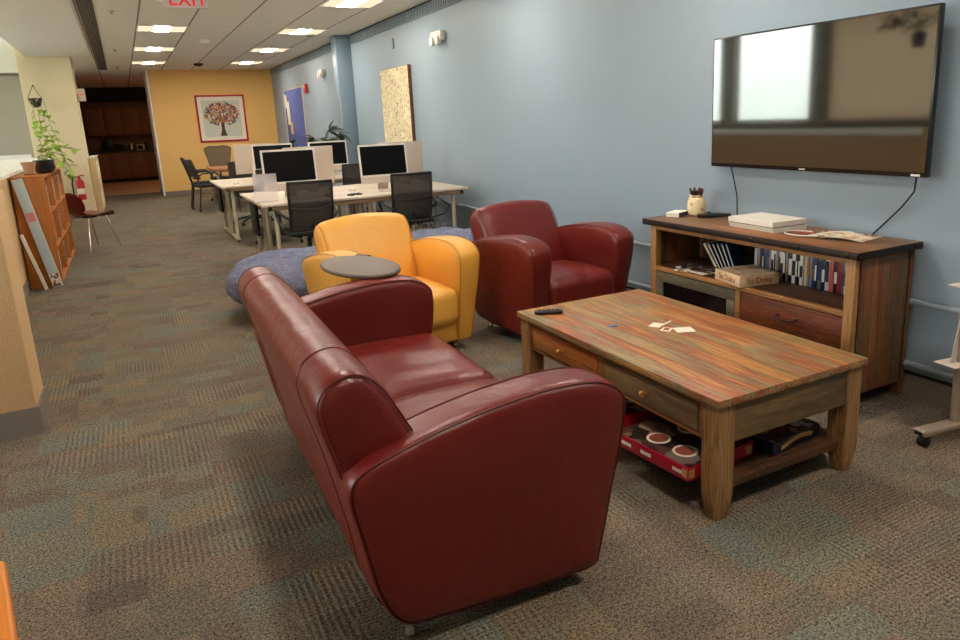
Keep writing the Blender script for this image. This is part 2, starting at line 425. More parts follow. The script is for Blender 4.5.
def smooth_loop(pts, n=6, closed=True):
    """Catmull-Rom resample of a 2D outline"""
    out = []; N = len(pts)
    for i in range(N):
        p0, p1, p2, p3 = (pts[(i+k-1) % N] for k in range(4))
        for j in range(n):
            t = j/n
            out.append(tuple(.5*((2*p1[a])+(-p0[a]+p2[a])*t+(2*p0[a]-5*p1[a]+4*p2[a]-p3[a])*t*t+(-p0[a]+3*p1[a]-3*p2[a]+p3[a])*t**3) for a in (0, 1)))
    return out
def inset(loop, d):
    N = len(loop); out = []
    area = sum(loop[i][0]*loop[(i+1) % N][1]-loop[(i+1) % N][0]*loop[i][1] for i in range(N)); sg = 1 if area > 0 else -1
    for i in range(N):
        a = loop[i-1]; b = loop[(i+1) % N]; tx, ty = b[0]-a[0], b[1]-a[1]; L = math.hypot(tx, ty) or 1
        out.append((loop[i][0]-ty/L*d*sg, loop[i][1]+tx/L*d*sg))
    return out

# ------------------------------------------------------------------ seating
ARM = [(.125, .10), (.065, .20), (.02, .42), (.0, .54), (.035, .60), (.145, .64), (.29, .676), (.44, .700), (.60, .712), (.74, .700), (.825, .655), (.845, .59), (.832, .45), (.81, .33), (.775, .12), (.745, .06), (.60, .058), (.40, .065), (.22, .08)]
BACK = [(.085, .12), (.05, .30), (.0, .55), (-.045, .73), (-.038, .80), (.01, .84), (.075, .842), (.135, .785), (.19, .68), (.24, .58), (.275, .48), (.29, .36), (.30, .2), (.30, .09), (.2, .085)]
def arm_mb(v0, v1, out, zs=1., taper=.05):
    """arm between v0 and v1; out=+1 if the outer side is +v"""
    lp = smooth_loop([(a, b*zs) for a, b in ARM], 5); w = v1-v0; r = .045; rings = []; mb = MB()
    seq = [(0, r*.9), (.1, r*.45), (.3, r*.18), (.6, r*.04), (1., 0)]
    st = [(v0+r*t, i) for t, i in seq]+[(v0+w/2, -.002)]+[(v1-r*t, i) for t, i in seq[::-1]]
    for v, i in st:
        L = inset(lp, i)
        rings.append([(u, v+(-out*taper*(1-min(1, max(0, z/.62))) if (v-(v0+v1)/2)*out > -w*.2 else 0), z) for u, z in L])
    Li = inset(lp, r*.9)
    ca = cap_rings(Li, v0, -1, .45, .36, -taper if out < 0 else 0, .006)[1:]
    cb = cap_rings(Li, v1, 1, .45, .36, taper if out > 0 else 0, .006)[1:]
    if out < 0: ca = cap_rings(Li, v0, -1, .45, .36, taper, .006)[1:]
    rings = ca[::-1]+rings+cb
    mb.rings(rings); return mb, lp
def cap_rings(lp, v, out, cu, cz, taper, dome):
    L = []
    for k, dm in ((1., 0), (.8, .3), (.55, .75), (.3, .95), (.08, 1.)):
        L.append([(cu+(u-cu)*k, v+out*dome*dm-out*taper*(1-min(1, max(0, (cz+(z-cz)*k)/.62))), cz+(z-cz)*k) for u, z in lp])
    return L
def seam(lp, v, out, off=.0, taper=.05, rr=.0026, ins=.006):
    L = inset(lp, ins)
    pts = [(u, v-out*taper*(1-min(1, max(0, z/.62))), z) for u, z in L]; pts.append(pts[0]); pts.append(pts[1])
    return MB().tube(pts, rr, 6, cap=False)
def back_mb(v0, v1, zs, arch, r=.06, lean=0):
    lp = smooth_loop([(a, b*zs) for a, b in BACK], 5); mb = MB(); rings = []; n = 14
    seq = [(0, r*.8), (.12, r*.42), (.35, r*.16), (.65, r*.04), (1, 0)]
    st = [(v0+r*t, i) for t, i in seq]+[(v0+r+(v1-v0-2*r)*k/n, 0) for k in range(1, n)]+[(v1-r*t, i) for t, i in seq[::-1]]
    c = (v0+v1)/2; h = (v1-v0)/2
    for v, i in st:
        a = ((v-c)/h)**2
        rings.append([(u, v*(1-.085/h*(1-min(1, max(0, z/.66)))), z-arch*a*max(0, min(1, (z-.4)/.4))) for u, z in inset(lp, i)])
    mb.rings(rings); return mb, lp
def seating(name, label, cat, loc, rz, width, nseat, leatherm, seamm, zs_back=1., arch=.0, armw=.165, group=None, bk=None):
    t = thing(name, label, cat, loc, rz, group); H = width/2
    for sgn in (-1, 1):
        v0, v1 = (H-armw, H) if sgn > 0 else (-H, -H+armw)
        mb, lp = arm_mb(v0, v1, sgn); a = mb.build('armrest', leatherm, t, ang=75)
        seam(lp, sgn*(H-.012), sgn).build('piping', seamm, a)
        seam(lp, sgn*(H-armw+.010), sgn, taper=0).build('piping', seamm, a)
    bw = H-.055 if nseat > 1 else H-armw*.72
    mb, lp = back_mb(-bw, bw, zs_back, arch); b = mb.build('backrest', leatherm, t, ang=75)
    for sgn in (-1, 1):
        L = inset(lp, .006); pts = [(u, sgn*(bw-.014)*(1-.085/bw*(1-min(1, max(0, z/.66)))), z-arch*max(0, min(1, (z-.4)/.4))) for u, z in L]
        MB().tube(pts+pts[:2], .0026, 6, cap=False).build('piping', seamm, b)
    # stitched seams over the back
    ns = [-.33, .33] if nseat > 1 else []
    for q in ns:
        for dv in (-.004, .004):
            pts = [(u, q*width+dv, z-arch*q*q*4*.0) for u, z in inset(lp, -.0005)]
            MB().tube(pts+pts[:2], .0014, 6, cap=False).build('stitching', seamm, b)
    # seat
    iw = 2*(H-armw)+.02; sw = iw/nseat
    for k in range(nseat):
        c = -iw/2+sw*(k+.5)
        MB().rbox((.555, c, .315), (.57, sw-.004, .235), .065, .03, 14, wob=.004, seed=k+3).build('seat_cushion', leatherm, t, ang=80)
    MB().rbox((.46, 0, .15), (.60, iw-.005, .18), .02, 0, 6).build('seat_base', leatherm, t, ang=80)
    for u in (.16, .69):
        for sgn in (-1, 1):
            MB().lathe([(.018, 0), (.02, .006), (.02, .02), (.013, .03), (.013, .07)], (u, sgn*(H-.13), 0), 14).build('foot', M['chrome'], t)
    return t

sofa = seating('sofa', 'oxblood leather two-seat sofa with its back to the walkway', 'sofa', (.386, 2.50, 0), math.radians(-1.4), 1.79, 2, M['red'], M['redseam'], 1., .0)
def chair_at(cx, cy, yaw, **k):   # cx,cy = centre of the front edge; faces -Y when yaw=0
    rz = math.radians(-90+yaw); f = Vector((math.cos(rz), math.sin(rz)))
    p = Vector((cx, cy))-f*.84
    return seating(loc=(p.x, p.y, 0), rz=rz, nseat=1, **k)
redc = chair_at(2.515, 3.74, 8, name='armchair', label='oxblood leather club armchair between the yellow armchair and the blue wall', cat='armchair', width=.89, leatherm=M['red'], seamm=M['redseam'], zs_back=1.02, arch=.035, group=None)
yelc = chair_at(1.44, 3.92, 7, name='armchair', label='mustard yellow leather armchair with a dark oval tablet arm', cat='armchair', width=.88, leatherm=M['yel'], seamm=M['yelseam'], zs_back=1.015, arch=.04)
# tablet on the yellow chair (placed on its own arm; local coordinates)
def to_local(o, p):
    m = Matrix.Rotation(-o.rotation_euler.z, 3, 'Z'); q = m @ (Vector(p)-o.location); return q
pc = to_local(yelc, (.985, 3.61, .72))
mb = MB(); rings = []
for (sc, z) in ((.93, -.011), (.985, -.009), (1, -.004), (1, .004), (.985, .009), (.95, .0105)):
    rg = []
    for k in range(48):
        a = 2*PI*k/48; e = 1+.06*math.cos(a-.6)
        rg.append((pc.x+math.sin(a)*.325*sc*e, pc.y+math.cos(a)*.175*sc*e, .722+z))
    rings.append(rg[::-1])
mb.rings(rings); tb = mb.build('tablet_top', M['tabletop'], yelc, ang=50)
tb.rotation_euler = (0, 0, 0)
sp_ = to_local(yelc, (1.10, 3.95, 0))
mb = MB().tube([(sp_.x-.03, sp_.y, .66), (sp_.x-.03, sp_.y, .70), (sp_.x+.10, sp_.y+.01, .708)], .022, 12); mb.lathe([(.04, .69), (.04, .698)], (sp_.x-.03, sp_.y, 0), 16)
mb.build('tablet_stem', M['rimwood'], yelc)

# ------------------------------------------------------------------ coffee table
T = thing('coffee_table', 'reclaimed multicoloured wood coffee table with drawers and a low shelf', 'coffee table', (2.05, 2.39, 0))
X0, X1, Y0, Y1 = -.395, .395, -.72, .72
MB().box(X0, X1, Y0, Y1, .448, .478, .004).build('tabletop', M['ttop'], T, ang=30)
def leg(cx, cy, sx, sy):
    a = .042; rings = []
    for z, k, o in ((0, .62, .0), (.006, .66, .0), (.04, .8, 0), (.09, .98, 0), (.13, 1, 0), (.448, 1, 0)):
        # taper on the inner side, slightly curved foot
        hx = a*k; cxx = cx+sx*(a-hx)*.2; cyy = cy+sy*(a-hx)*.2
        b = .004
        rings.append([(cxx-hx+b, cyy-hx, z), (cxx+hx-b, cyy-hx, z), (cxx+hx, cyy-hx+b, z), (cxx+hx, cyy+hx-b, z), (cxx+hx-b, cyy+hx, z), (cxx-hx+b, cyy+hx, z), (cxx-hx, cyy+hx-b, z), (cxx-hx, cyy-hx+b, z)])
    return MB().rings(rings)
for sx in (-1, 1):
    for sy in (-1, 1): leg(sx*.340, sy*.665, sx, sy).build('leg', M['tleg'], T, ang=30)
# aprons: left long side (two drawers), right side, ends
for sx in (-1, 1):
    f = sx*.372; i = sx*.352; a, b = min(f, i), max(f, i)
    MB().box(a, b, -.63, .63, .428, .448, .002).box(a, b, -.63, .63, .296, .312, .002).box(a, b, -.02, .025, .312, .428, .002).box(a, b, -.63, -.60, .312, .428, .001).box(a, b, .60, .63, .312, .428, .001).build('rail', M['trail'], T, ang=30)
    for y0, y1, mm, lab in ((-.595, -.025, M['tdraw2'], 'grey brown drawer'), (.03, .595, M['tdraw1'], 'orange toned drawer')):
        d = MB().box(sx*.366-.010 if sx > 0 else sx*.366-.010, sx*.366+.010, y0, y1, .316, .424, .003).build('drawer', mm, T, ang=30)
        d['label'] = lab
        MB().lathe([(.006, 0), (.006, .012), (.013, .018), (.015, .026), (.010, .033), (.003, .035)], (sx*.376, (y0+y1)/2, .37), 14, axis='x') if sx > 0 else None
        kb = MB().lathe([(r, -h if sx < 0 else h) for r, h in [(.006, 0), (.006, .012), (.013, .018), (.015, .026), (.010, .033), (.003, .035)]], (sx*.376, (y0+y1)/2, .37), 14, axis='x')
        kb.build('knob', M['knob'], d)
for sy in (-1, 1):
    MB().box(-.30, .30, sy*.690-.010, sy*.690+.010, .296, .448, .002).build('end_panel', M['tend'], T, ang=30)
    MB().box(-.33, .33, sy*.665-.02, sy*.665+.02, .105, .135, .003).build('shelf_rail', M['cdark'], T, ang=30)
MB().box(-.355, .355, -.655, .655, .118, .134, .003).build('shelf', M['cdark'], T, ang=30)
TZ = .4785
def flat(name, label, cat, c, sx, sy, h, rz, m, z=TZ, group=None, b=.0006):
    o = MB().box(-sx/2, sx/2, -sy/2, sy/2, 0, h, b, ).build(name, m, ang=30)
    o.location = (c[0], c[1], z+.0006); o.rotation_euler = (0, 0, math.radians(rz)); return tag(o, label, cat, group)
flat('paper_slip', 'blank cream card nearest the near end of the coffee table', 'card', (2.117, 2.365), .085, .075, .0015, -22, M['paper'], group='cards on the coffee table')
flat('paper_slip', 'cream card leftmost of the slips on the coffee table', 'card', (2.065, 2.495), .07, .055, .0015, 30, M['paper'], group='cards on the coffee table')
o = flat('paper_slip', 'small card with a brown printed patch in the middle of the slips', 'card', (2.058, 2.415), .055, .045, .0015, 32, M['paper'], group='cards on the coffee table')
MB().box(-.016, .016, -.012, .012, .0015, .0019, 0).build('print', M['brownprint'], o)
o = MB().box(-.045, .045, -.004, .004, 0, .003, .001).build('paper_strip', M['paper']); o.location = (2.10, 2.475, TZ+.0045); o.rotation_euler = (0, -.10, math.radians(12)); tag(o, 'thin cream paper strip lying across the card slips', 'paper strip')
o = MB().lathe([(.018, 0), (.02, .001), (.018, .002)], n=16, sx=1.2, sy=.7).build('sticker', plain('blue_foil', (48, 108, 160), .4)); o.location = (1.89, 2.60, TZ+.0006); tag(o, 'small blue scrap lying on the coffee table planks', 'scrap')
rm = thing('remote_control', 'black remote control on the far left corner of the coffee table', 'remote control', (1.76, 2.965, TZ+.001), math.radians(-25))
MB().rbox((0, 0, .010), (.145, .042, .018), .008, .002, 8).build('body', M['black'], rm)
for k in range(5):
    MB().box(-.05+k*.022, -.038+k*.022, -.012, .012, .0205, .0225, .001).build('button', M['iron'], rm)

# boxes on the low shelf
SZ = .1346
def lidbox(name, label, c, sx, sy, h, rz, mside, mtop, z=SZ):
    t = thing(name, label, 'game box', (c[0], c[1], z), math.radians(rz))
    MB().box(-sx/2, sx/2, -sy/2, sy/2, 0, h, .002).build('box_body', mside, t, ang=30)
    if mtop: MB().box(-sx/2+.006, sx/2-.006, -sy/2+.006, sy/2-.006, h, h+.0015, 0).build('top_picture', mtop, t)
    return t
g = lidbox('game_box', 'crimson game box with round cup pictures sticking out under the table', (1.785, 1.995), .36, .40, .055, 5, M['redbox'], M['jigsaw'])
for (x, y) in ((-.09, -.10), (.06, -.12), (-.09, .04), (.07, .03)):
    MB().lathe([(.048, .0565), (.048, .0585), (.038, .0587), (.038, .0586)], (x, y, 0), 28, m=M['paper']).lathe([(.038, .0586), (.036, .0592)], (x, y, 0), 28, m=M['brownprint']).build('cup_picture', None, g)
for yy in (-.15, .02, .13):
    MB().box(-.1812, -.1800, yy-.028, yy+.028, .020, .034, 0).build('lettering', M['paper'], g)
for xx in (-.165, .15):
    MB().box(xx-.012, xx+.018, -.2012, -.2000, .012, .045, 0).build('lettering', M['gold'], g)
MB().box(-.1812, -.1800, -.195, -.17, .012, .045, 0).build('lettering', M['gold'], g)
lidbox('game_box', 'second crimson game box behind the cup picture box on the low shelf', (1.80, 2.44), .34, .36, .06, -4, M['redbox'], M['magdark'])
g = lidbox('game_box', 'navy game box with gold arched lettering at the right end of the shelf', (2.165, 1.92), .30, .30, .052, 6, M['bluebox'], M['magdark'])
mb = MB(); pts = [(-.10+.2*k/10, -.1512, .018+.016*math.sin(PI*k/10)) for k in range(11)]
for a, b in zip(pts[:-1], pts[1:]): mb.box(a[0], b[0]+.001, -.1515, -.150, a[2]-.006, a[2]+.012, 0)
mb.build('lettering', M['gold'], g)
lidbox('game_box', 'dark game box at the back of the low table shelf', (2.20, 2.30), .30, .32, .05, -3, M['black'], M['magdark'])

# ------------------------------------------------------------------ console
K = thing('media_console', 'rustic plank media console with iron strapped top below the television', 'media console', (2.87, 2.06, 0))
W, DP = 1.47, .44     # along Y, depth X
MB().box(-.03, DP+.0, -.03, W+.03, .762, .792, .003).build('top', M['ctop'], K, ang=30)
st = MB().box(-.037, -.029, -.038, W+.038, .758, .7925, .001).box(-.037, DP, -.038, -.030, .758, .7925, .001).box(-.037, DP, W+.030, W+.038, .758, .7925, .001).build('iron_strap', M['iron'], K, ang=30)
for y in (.02, .30, .60, .90, 1.20, 1.45): MB().lathe([(.010, 0), (.009, -.004), (.004, -.008)], (-.037, y, .776), 12, axis='x').build('rivet', M['iron'], K)
for x in (.03, .38): MB().lathe([(.010, 0), (.009, -.004), (.004, -.008)], (x, -.038, .776), 12, axis='y').build('rivet', M['iron'], K)
# sides
MB().box(.03, DP-.03, 0.0, .02, .075, .762, .002).build('side_panel', M['cside'], K, ang=30)
MB().box(.03, DP-.03, W-.02, W, .075, .762, .002).build('side_panel', M['cside'], K, ang=30)
for y in (0, W-.052):
    MB().box(0, .045, y, y+.052, 0, .762, .003).build('leg', M['cfront'], K, ang=30)
    MB().box(DP-.045, DP, y, y+.052, 0, .762, .003).build('leg', M['cside'], K, ang=30)
MB().box(0, .03, .052, W-.052, .728, .762, .002).build('top_rail', M['crail'], K, ang=30)
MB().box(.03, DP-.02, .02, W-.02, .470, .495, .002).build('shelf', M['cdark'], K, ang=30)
MB().box(-.001, .03, .052, W-.052, .468, .4955, .002).build('middle_rail', M['crail'], K, ang=30)
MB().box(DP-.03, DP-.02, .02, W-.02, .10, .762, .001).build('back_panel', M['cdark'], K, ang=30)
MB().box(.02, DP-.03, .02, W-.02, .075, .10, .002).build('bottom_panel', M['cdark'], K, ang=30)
MB().box(0, .03, .70, .735, .10, .468, .002).box(0, .03, .052, W-.052, .075, .115, .002).build('lower_rail', M['crail'], K, ang=30)
for y0, y1 in ((.055, .697),):
    for z0, z1 in ((.300, .463), (.120, .292)):
        d = MB().box(.003, .025, y0, y1, z0, z1, .004).build('drawer', M['cdraw'], K, ang=30)
        yc = (y0+y1)/2; zc = z1-.07
        MB().tube([(.003, yc-.06, zc), (-.012, yc-.058, zc-.004), (-.024, yc-.04, zc-.010), (-.028, yc, zc-.014), (-.024, yc+.04, zc-.010), (-.012, yc+.058, zc-.004), (.003, yc+.06, zc)], [.007, .006, .005, .006, .005, .006, .007], 8).build('handle', M['iron'], d)
dr = MB(); y0, y1, z0, z1, w_ = .738, 1.415, .118, .463, .062
dr.box(.0, .024, y0, y1, z1-w_, z1, .003).box(.0, .024, y0, y1, z0, z0+w_, .003).box(.0, .024, y0, y0+w_, z0+w_, z1-w_, .003).box(.0, .024, y1-w_, y1, z0+w_, z1-w_, .003)
dr = dr.build('door', M['cdoor'], K, ang=30)
MB().box(.010, .014, y0+w_-.005, y1-w_+.005, z0+w_-.005, z1-w_+.005, 0).build('door_glass', plain('smoked_glass', (22, 16, 20), .12), dr)

CT = .7925+.0008
# jar with pens
J = thing('pen_jar', 'cream patterned ceramic jar filled with brown pens on the console', 'jar', (3.18, 3.45, CT))
MB().lathe([(.050, 0), (.062, .006), (.068, .03), (.068, .085), (.060, .105), (.050, .115), (.054, .128), (.048, .13), (.044, .112), (.055, .09), (.055, .02), (.0, .015)], n=28, sx=.85, sy=.85).build('jar_body', blotch('jar_pattern', (232, 208, 168), [(232, 208, 168), (200, 160, 120), (232, 208, 168)], 60), J)
for k in range(16):
    a = k*2.4; r = .028*(k/16)**.5
    p = (r*math.cos(a), r*math.sin(a)); q = (p[0]*1.7, p[1]*1.7)
    MB().tube([(p[0]*.5, p[1]*.5, .03), (q[0], q[1], .155+.008*(k % 3))], .0065, 8).build('pen', M['rimwood'] if k % 3 else M['black'], J)
# carton beside the jar
c_ = thing('card_box', 'low white and navy card box in front of the pen jar', 'box', (3.06, 3.50, CT), math.radians(25))
MB().box(-.07, .07, -.045, .045, 0, .028, .002).build('carton', M['paper'], c_, ang=30)
MB().box(-.0705, .0, -.0457, -.0447, .001, .027, 0).box(.0, .0708, -.0457, -.0447, .001, .027, 0).build('navy_band', plain('navy_print', (40, 46, 86), .5), c_)
# controller
c_ = thing('game_controller', 'black wand shaped controller lying on the console top', 'controller', (3.15, 3.27, CT), math.radians(8))
MB().tube([(-.07, 0, .016), (-.02, 0, .017), (.03, .004, .017), (.08, .012, .016)], [.013, .016, .014, .010], 12).build('body', M['black'], c_)
MB().lathe([(.006, .030), (.010, .036), (.008, .040)], (-.02, 0, 0), 12).build('button', M['blackmat'], c_)
c_.rotation_euler = (0, 0, math.radians(-35)); c_.scale = (1.35, 1.1, 1.0)
# games console, two layers
P4 = thing('game_console', 'white two layer game console on top of the media console', 'game console', (3.10, 2.80, CT), math.radians(-3))
def skew(z0, z1, dx, m, nm):
    a, b = .125, .17
    vs = [(-a+dx, -b, z0), (a, -b, z0), (a, b, z0), (-a+dx, b, z0), (-a, -b, z1), (a, -b, z1), (a, b, z1), (-a, b, z1)]
    mb = MB().add(vs, [[0, 3, 2, 1], [4, 5, 6, 7], [0, 1, 5, 4], [1, 2, 6, 5], [2, 3, 7, 6], [3, 0, 4, 7]]); return mb.build(nm, m, P4, ang=30)
skew(.0, .026, .012, M['white'], 'lower_shell'); MB().box(-.118, .12, -.165, .165, .026, .031, 0).build('gap', M['black'], P4); skew(.031, .058, .0, M['white'], 'upper_shell')
# poster, cable
o = thing('leaflet', 'printed leaflet with brown pictures near the right end of the console', 'leaflet', (3.14, 2.33, CT), math.radians(10))
pg = MB(); vs = []; n = 8
for i in range(n+1):
    for j in range(2):
        y = -.14+.28*i/n; vs.append((-.105+.21*j, y, .003+.010*abs(math.sin(i*.5))*(1-j*.5)))
m0 = len(vs); vs += [(a, b, c+.001) for a, b, c in vs]
fs = []
for i in range(n): fs += [[2*i, 2*i+1, 2*i+3, 2*i+2][::-1], [m0+2*i, m0+2*i+1, m0+2*i+3, m0+2*i+2]]
pg.add(vs, fs).build('page', M['magprint'], o)
pts = [(3.06+.075*math.cos(a)*1.0, 2.52+.10*math.sin(a), CT+.006) for a in [k*2*PI/24 for k in range(22)]]+[(3.16, 2.44, CT+.012), (3.19, 2.33, CT+.022), (3.14, 2.24, CT+.018)]
tag(MB().tube(pts, .003, 6).build('charging_cable', M['white']), 'thin white cable looped on the console beside the leaflet', 'cable')
tag(MB().lathe([(.045, 0), (.047, .002), (.045, .003)], (3.12, 2.55, CT), 24, sx=1, sy=1.3).build('coaster', M['brownprint']), 'flat brown oval coaster inside the white cable loop', 'coaster')

# cubby contents: case row
CZ = .4958
y = 2.114; k = 0; widths = []
while y < 2.90:
    w = random.choice([.0145, .0145, .015, .021, .026, .0145]); h = random.choice([.172, .182, .182, .19]); ci = random.choice([0, 0, 1, 4, 4, 2, 3, 5, 6, 7, 8, 9, 10, 11, 0, 4])
    if y+w > 2.915: break
    o = MB().box(0, .135, 0, w-.001, 0, h, .0015).build('disc_case', CM[ci]); o.location = (3.135+random.uniform(-.005, .005), y, CZ+.0003)
    s = MB().box(-.0006, 0, .002, w-.003, h*.25, h*random.uniform(.55, .85), 0).build('spine_label', CM[(ci*5+4) % 12], o)
    widths.append((o, ci, w)); y += w+.0004; k += 1
ordn = ['first', 'second', 'third', 'fourth', 'fifth', 'sixth', 'seventh', 'eighth', 'ninth', 'tenth', 'eleventh', 'twelfth', 'thirteenth', 'fourteenth', 'fifteenth', 'sixteenth', 'seventeenth', 'eighteenth', 'nineteenth', 'twentieth'] + ['twenty-'+q for q in ('first', 'second', 'third', 'fourth', 'fifth', 'sixth', 'seventh', 'eighth', 'ninth')]+['thirtieth', 'thirty-first', 'thirty-second', 'thirty-third', 'thirty-fourth', 'thirty-fifth', 'thirty-sixth', 'thirty-seventh', 'thirty-eighth', 'thirty-ninth', 'fortieth', 'forty-first', 'forty-second', 'forty-third', 'forty-fourth', 'forty-fifth']
for i, (o, ci, w) in enumerate(widths):
    tag(o, f'upright disc case with {CASEN[ci]} spine, {ordn[i]} from the right post of the console', 'disc case', 'upright disc cases in the console')
# leaning cases
for i in range(6):
    t_ = .016; o = MB().box(0, .135, -t_/2, t_/2, 0, .185, .0015).build('disc_case', [CM[9], CM[3], CM[9], CM[0], CM[9], CM[11]][i])
    o.location = (3.06, 2.985+i*.030, CZ+.007); o.rotation_euler = (math.radians(-30-2*(i == 0)*3), 0, 0)
    o.rotation_euler = (math.radians(-(26+i*2.6)), 0, 0)
    s = MB().box(-.0006, 0, -.005, .001, .01, .175, 0).build('spine_label', M['paper'], o)
    tag(o, ['navy', 'slim cream edged'][int(i == 5)]+f' disc case leaning over, {ordn[i]} of the slanted cases from their right', 'disc case', 'slanted disc cases in the console')
# sudoku box
S = thing('board_game_box', 'cream number puzzle box in the console lettered on two sides', 'game box', (2.885, 2.67, CZ), 0)
S.rotation_euler = (0, 0, math.radians(-13))
MB().box(-.125, .125, -.125, .125, 0, .062, .002).build('box_body', M['creambox'], S, ang=30)
MB().box(-.12, .12, -.12, .12, .062, .0632, 0).build('top_picture', M['sudotop'], S)
text('Su Doku', 'lettering', .046, M['brownprint'], S, (-.1255, 0, .031), (PI/2, 0, -PI/2))
text('Su Doku', 'lettering', .046, M['brownprint'], S, (0, -.1255, .031), (PI/2, 0, 0))
S.location = (2.985, 2.825, CZ+.0005)
for i, (x, y, rz) in enumerate(((2.975, 3.20, 20), (2.97, 3.17, -8), (2.98, 3.19, 6))):
    flat('magazine', ['grey printed magazine at the bottom of the pile inside the console', 'pale magazine between two others inside the console', 'dark covered magazine on top of the pile inside the console'][i], 'magazine', (x, y), .17, .25, .006, rz, [M['magprint'], M['paper'], M['magdark']][i], CZ+i*.0068, 'magazines inside the console')

# ------------------------------------------------------------------ television
TV = thing('television', 'large black flat television mounted on the blue wall', 'television', (3.25, 2.692, 1.486))
hy, hz = .698, .383
MB().box(-.012, .02, -hy, hy, -hz, hz, .004).build('casing', M['tvframe'], TV, ang=30)
MB().box(-.0135, -.012, -hy+.010, hy-.010, -hz+.022, hz-.010, .0).build('screen', M['tv'], TV)
MB().box(.02, .055, -hy*.6, hy*.6, -hz*.8, hz*.5, .01).build('rear_housing', M['black'], TV)
MB().box(-.0145, -.012, -.02, .02, -hz+.006, -hz+.014, 0).build('logo_badge', M['silver'], TV)
MB().box(-.0145, -.012, -hy+.03, -hy+.075, -hz+.004, -hz+.014, 0).build('energy_label', M['white'], TV)
MB().box(.055, .085, -.2, .2, -.15, .15, .004).build('wall_bracket', M['iron'], TV)
tag(MB().tube([(3.27, 3.25, 1.105), (3.30, 3.252, 1.02), (3.312, 3.235, .92), (3.315, 3.23, .78), (3.32, 3.22, .6)], .004, 8).build('power_cable', M['cable']), 'thin black cable hanging straight from the left of the television', 'cable')
tag(MB().tube([(3.27, 2.06, 1.105), (3.285, 2.075, 1.03), (3.30, 2.14, .95), (3.312, 2.23, .86), (3.318, 2.30, .79), (3.325, 2.34, .7)], .0045, 8).build('power_cable', M['cable']), 'thick black cable curving down from the right of the television', 'cable')

# ------------------------------------------------------------------ rolling stand at right edge
A = thing('rolling_stand', 'bronze metal rolling stand leg with casters at the right edge', 'stand', (3.0, 1.63, 0), math.radians(-8))
MB().box(-.20, .30, -.032, .032, .055, .085, .012, seg=4).build('foot_bar', M['steel'], A)
MB().box(-.203, -.200, -.02, .02, .062, .078, .001).build('end_cap', M['black'], A)
MB().tube([(.01, 0, .08), (.0, 0, .5), (-.02, 0, 1.6)], .019, 14).build('post', M['steel'], A)
for z, e in ((.355, .07), (.69, .03)):
    MB().box(-.02-e, .20, -.05, .05, z, z+.006, .002).build('tray', M['silver'], A, ang=30)
    MB().add([(-.02-e*.5, -.002, z), (-.02, -.002, z+.2), (-.02, -.002, z), (-.02-e*.5, .002, z), (-.02, .002, z+.2), (-.02, .002, z)], [[0, 1, 2], [5, 4, 3], [0, 3, 4, 1], [1, 4, 5, 2], [2, 5, 3, 0]]).build('bracket', M['silver'], A)
for x in (-.165, .265):
    MB().lathe([(.020, -.018), (.026, -.014), (.026, .014), (.020, .018)], (x, 0, .0262), 18, axis='y').build('caster', M['black'], A)

# ------------------------------------------------------------------ bean bags
def bean(name, label, c, rx, ry, h, seed):
    bm = bmesh.new(); bmesh.ops.create_icosphere(bm, subdivisions=5, radius=1); rnd = random.Random(seed)
    ph = [rnd.uniform(0, 6.28) for _ in range(12)]
    for v in bm.verts:
        x, y, z = v.co; a = math.atan2(y, x)
        r = 1+.05*abs(math.sin(4*a+3*z+ph[8]+.8*math.sin(3*z+2*a)))+.03*math.sin(3*a+ph[0])+.025*math.sin(7*a+ph[1]+2*z)+.022*math.sin(11*a+5*z+ph[2])+.016*math.sin(19*a+9*z+ph[5])
        zz = (z*.5+.5); top = 1+.05*math.sin(4*x+ph[3])*math.cos(4*y+ph[4])+.055*abs(math.sin(5.5*x+3*y+ph[6]+1.5*math.sin(3*y)))+.045*abs(math.sin(8*y-4*x+ph[7]+1.2*math.sin(4*x)))-.04
        flat_ = max(0., zz)**.75
        rr = r*(1+.10*(1-zz))
        v.co = Vector((x*rx*rr, y*ry*rr, max(0.004, flat_*h*top)))
    bm.verts.index_update(); o = MB().add([v.co for v in bm.verts], [[v.index for v in f.verts] for f in bm.faces]).build(name, M['denim'], ang=180); bm.free()
    o.location = c; return tag(o, label, 'bean bag', 'blue bean bags behind the armchairs')
bean('bean_bag', 'rumpled periwinkle bean bag between the red sofa and yellow armchair', (1.10, 5.75, 0), .53, .50, .47, 3)
bean('bean_bag', 'periwinkle bean bag partly hidden behind the red armchair', (2.45, 6.0, 0), .62, .50, .45, 8)

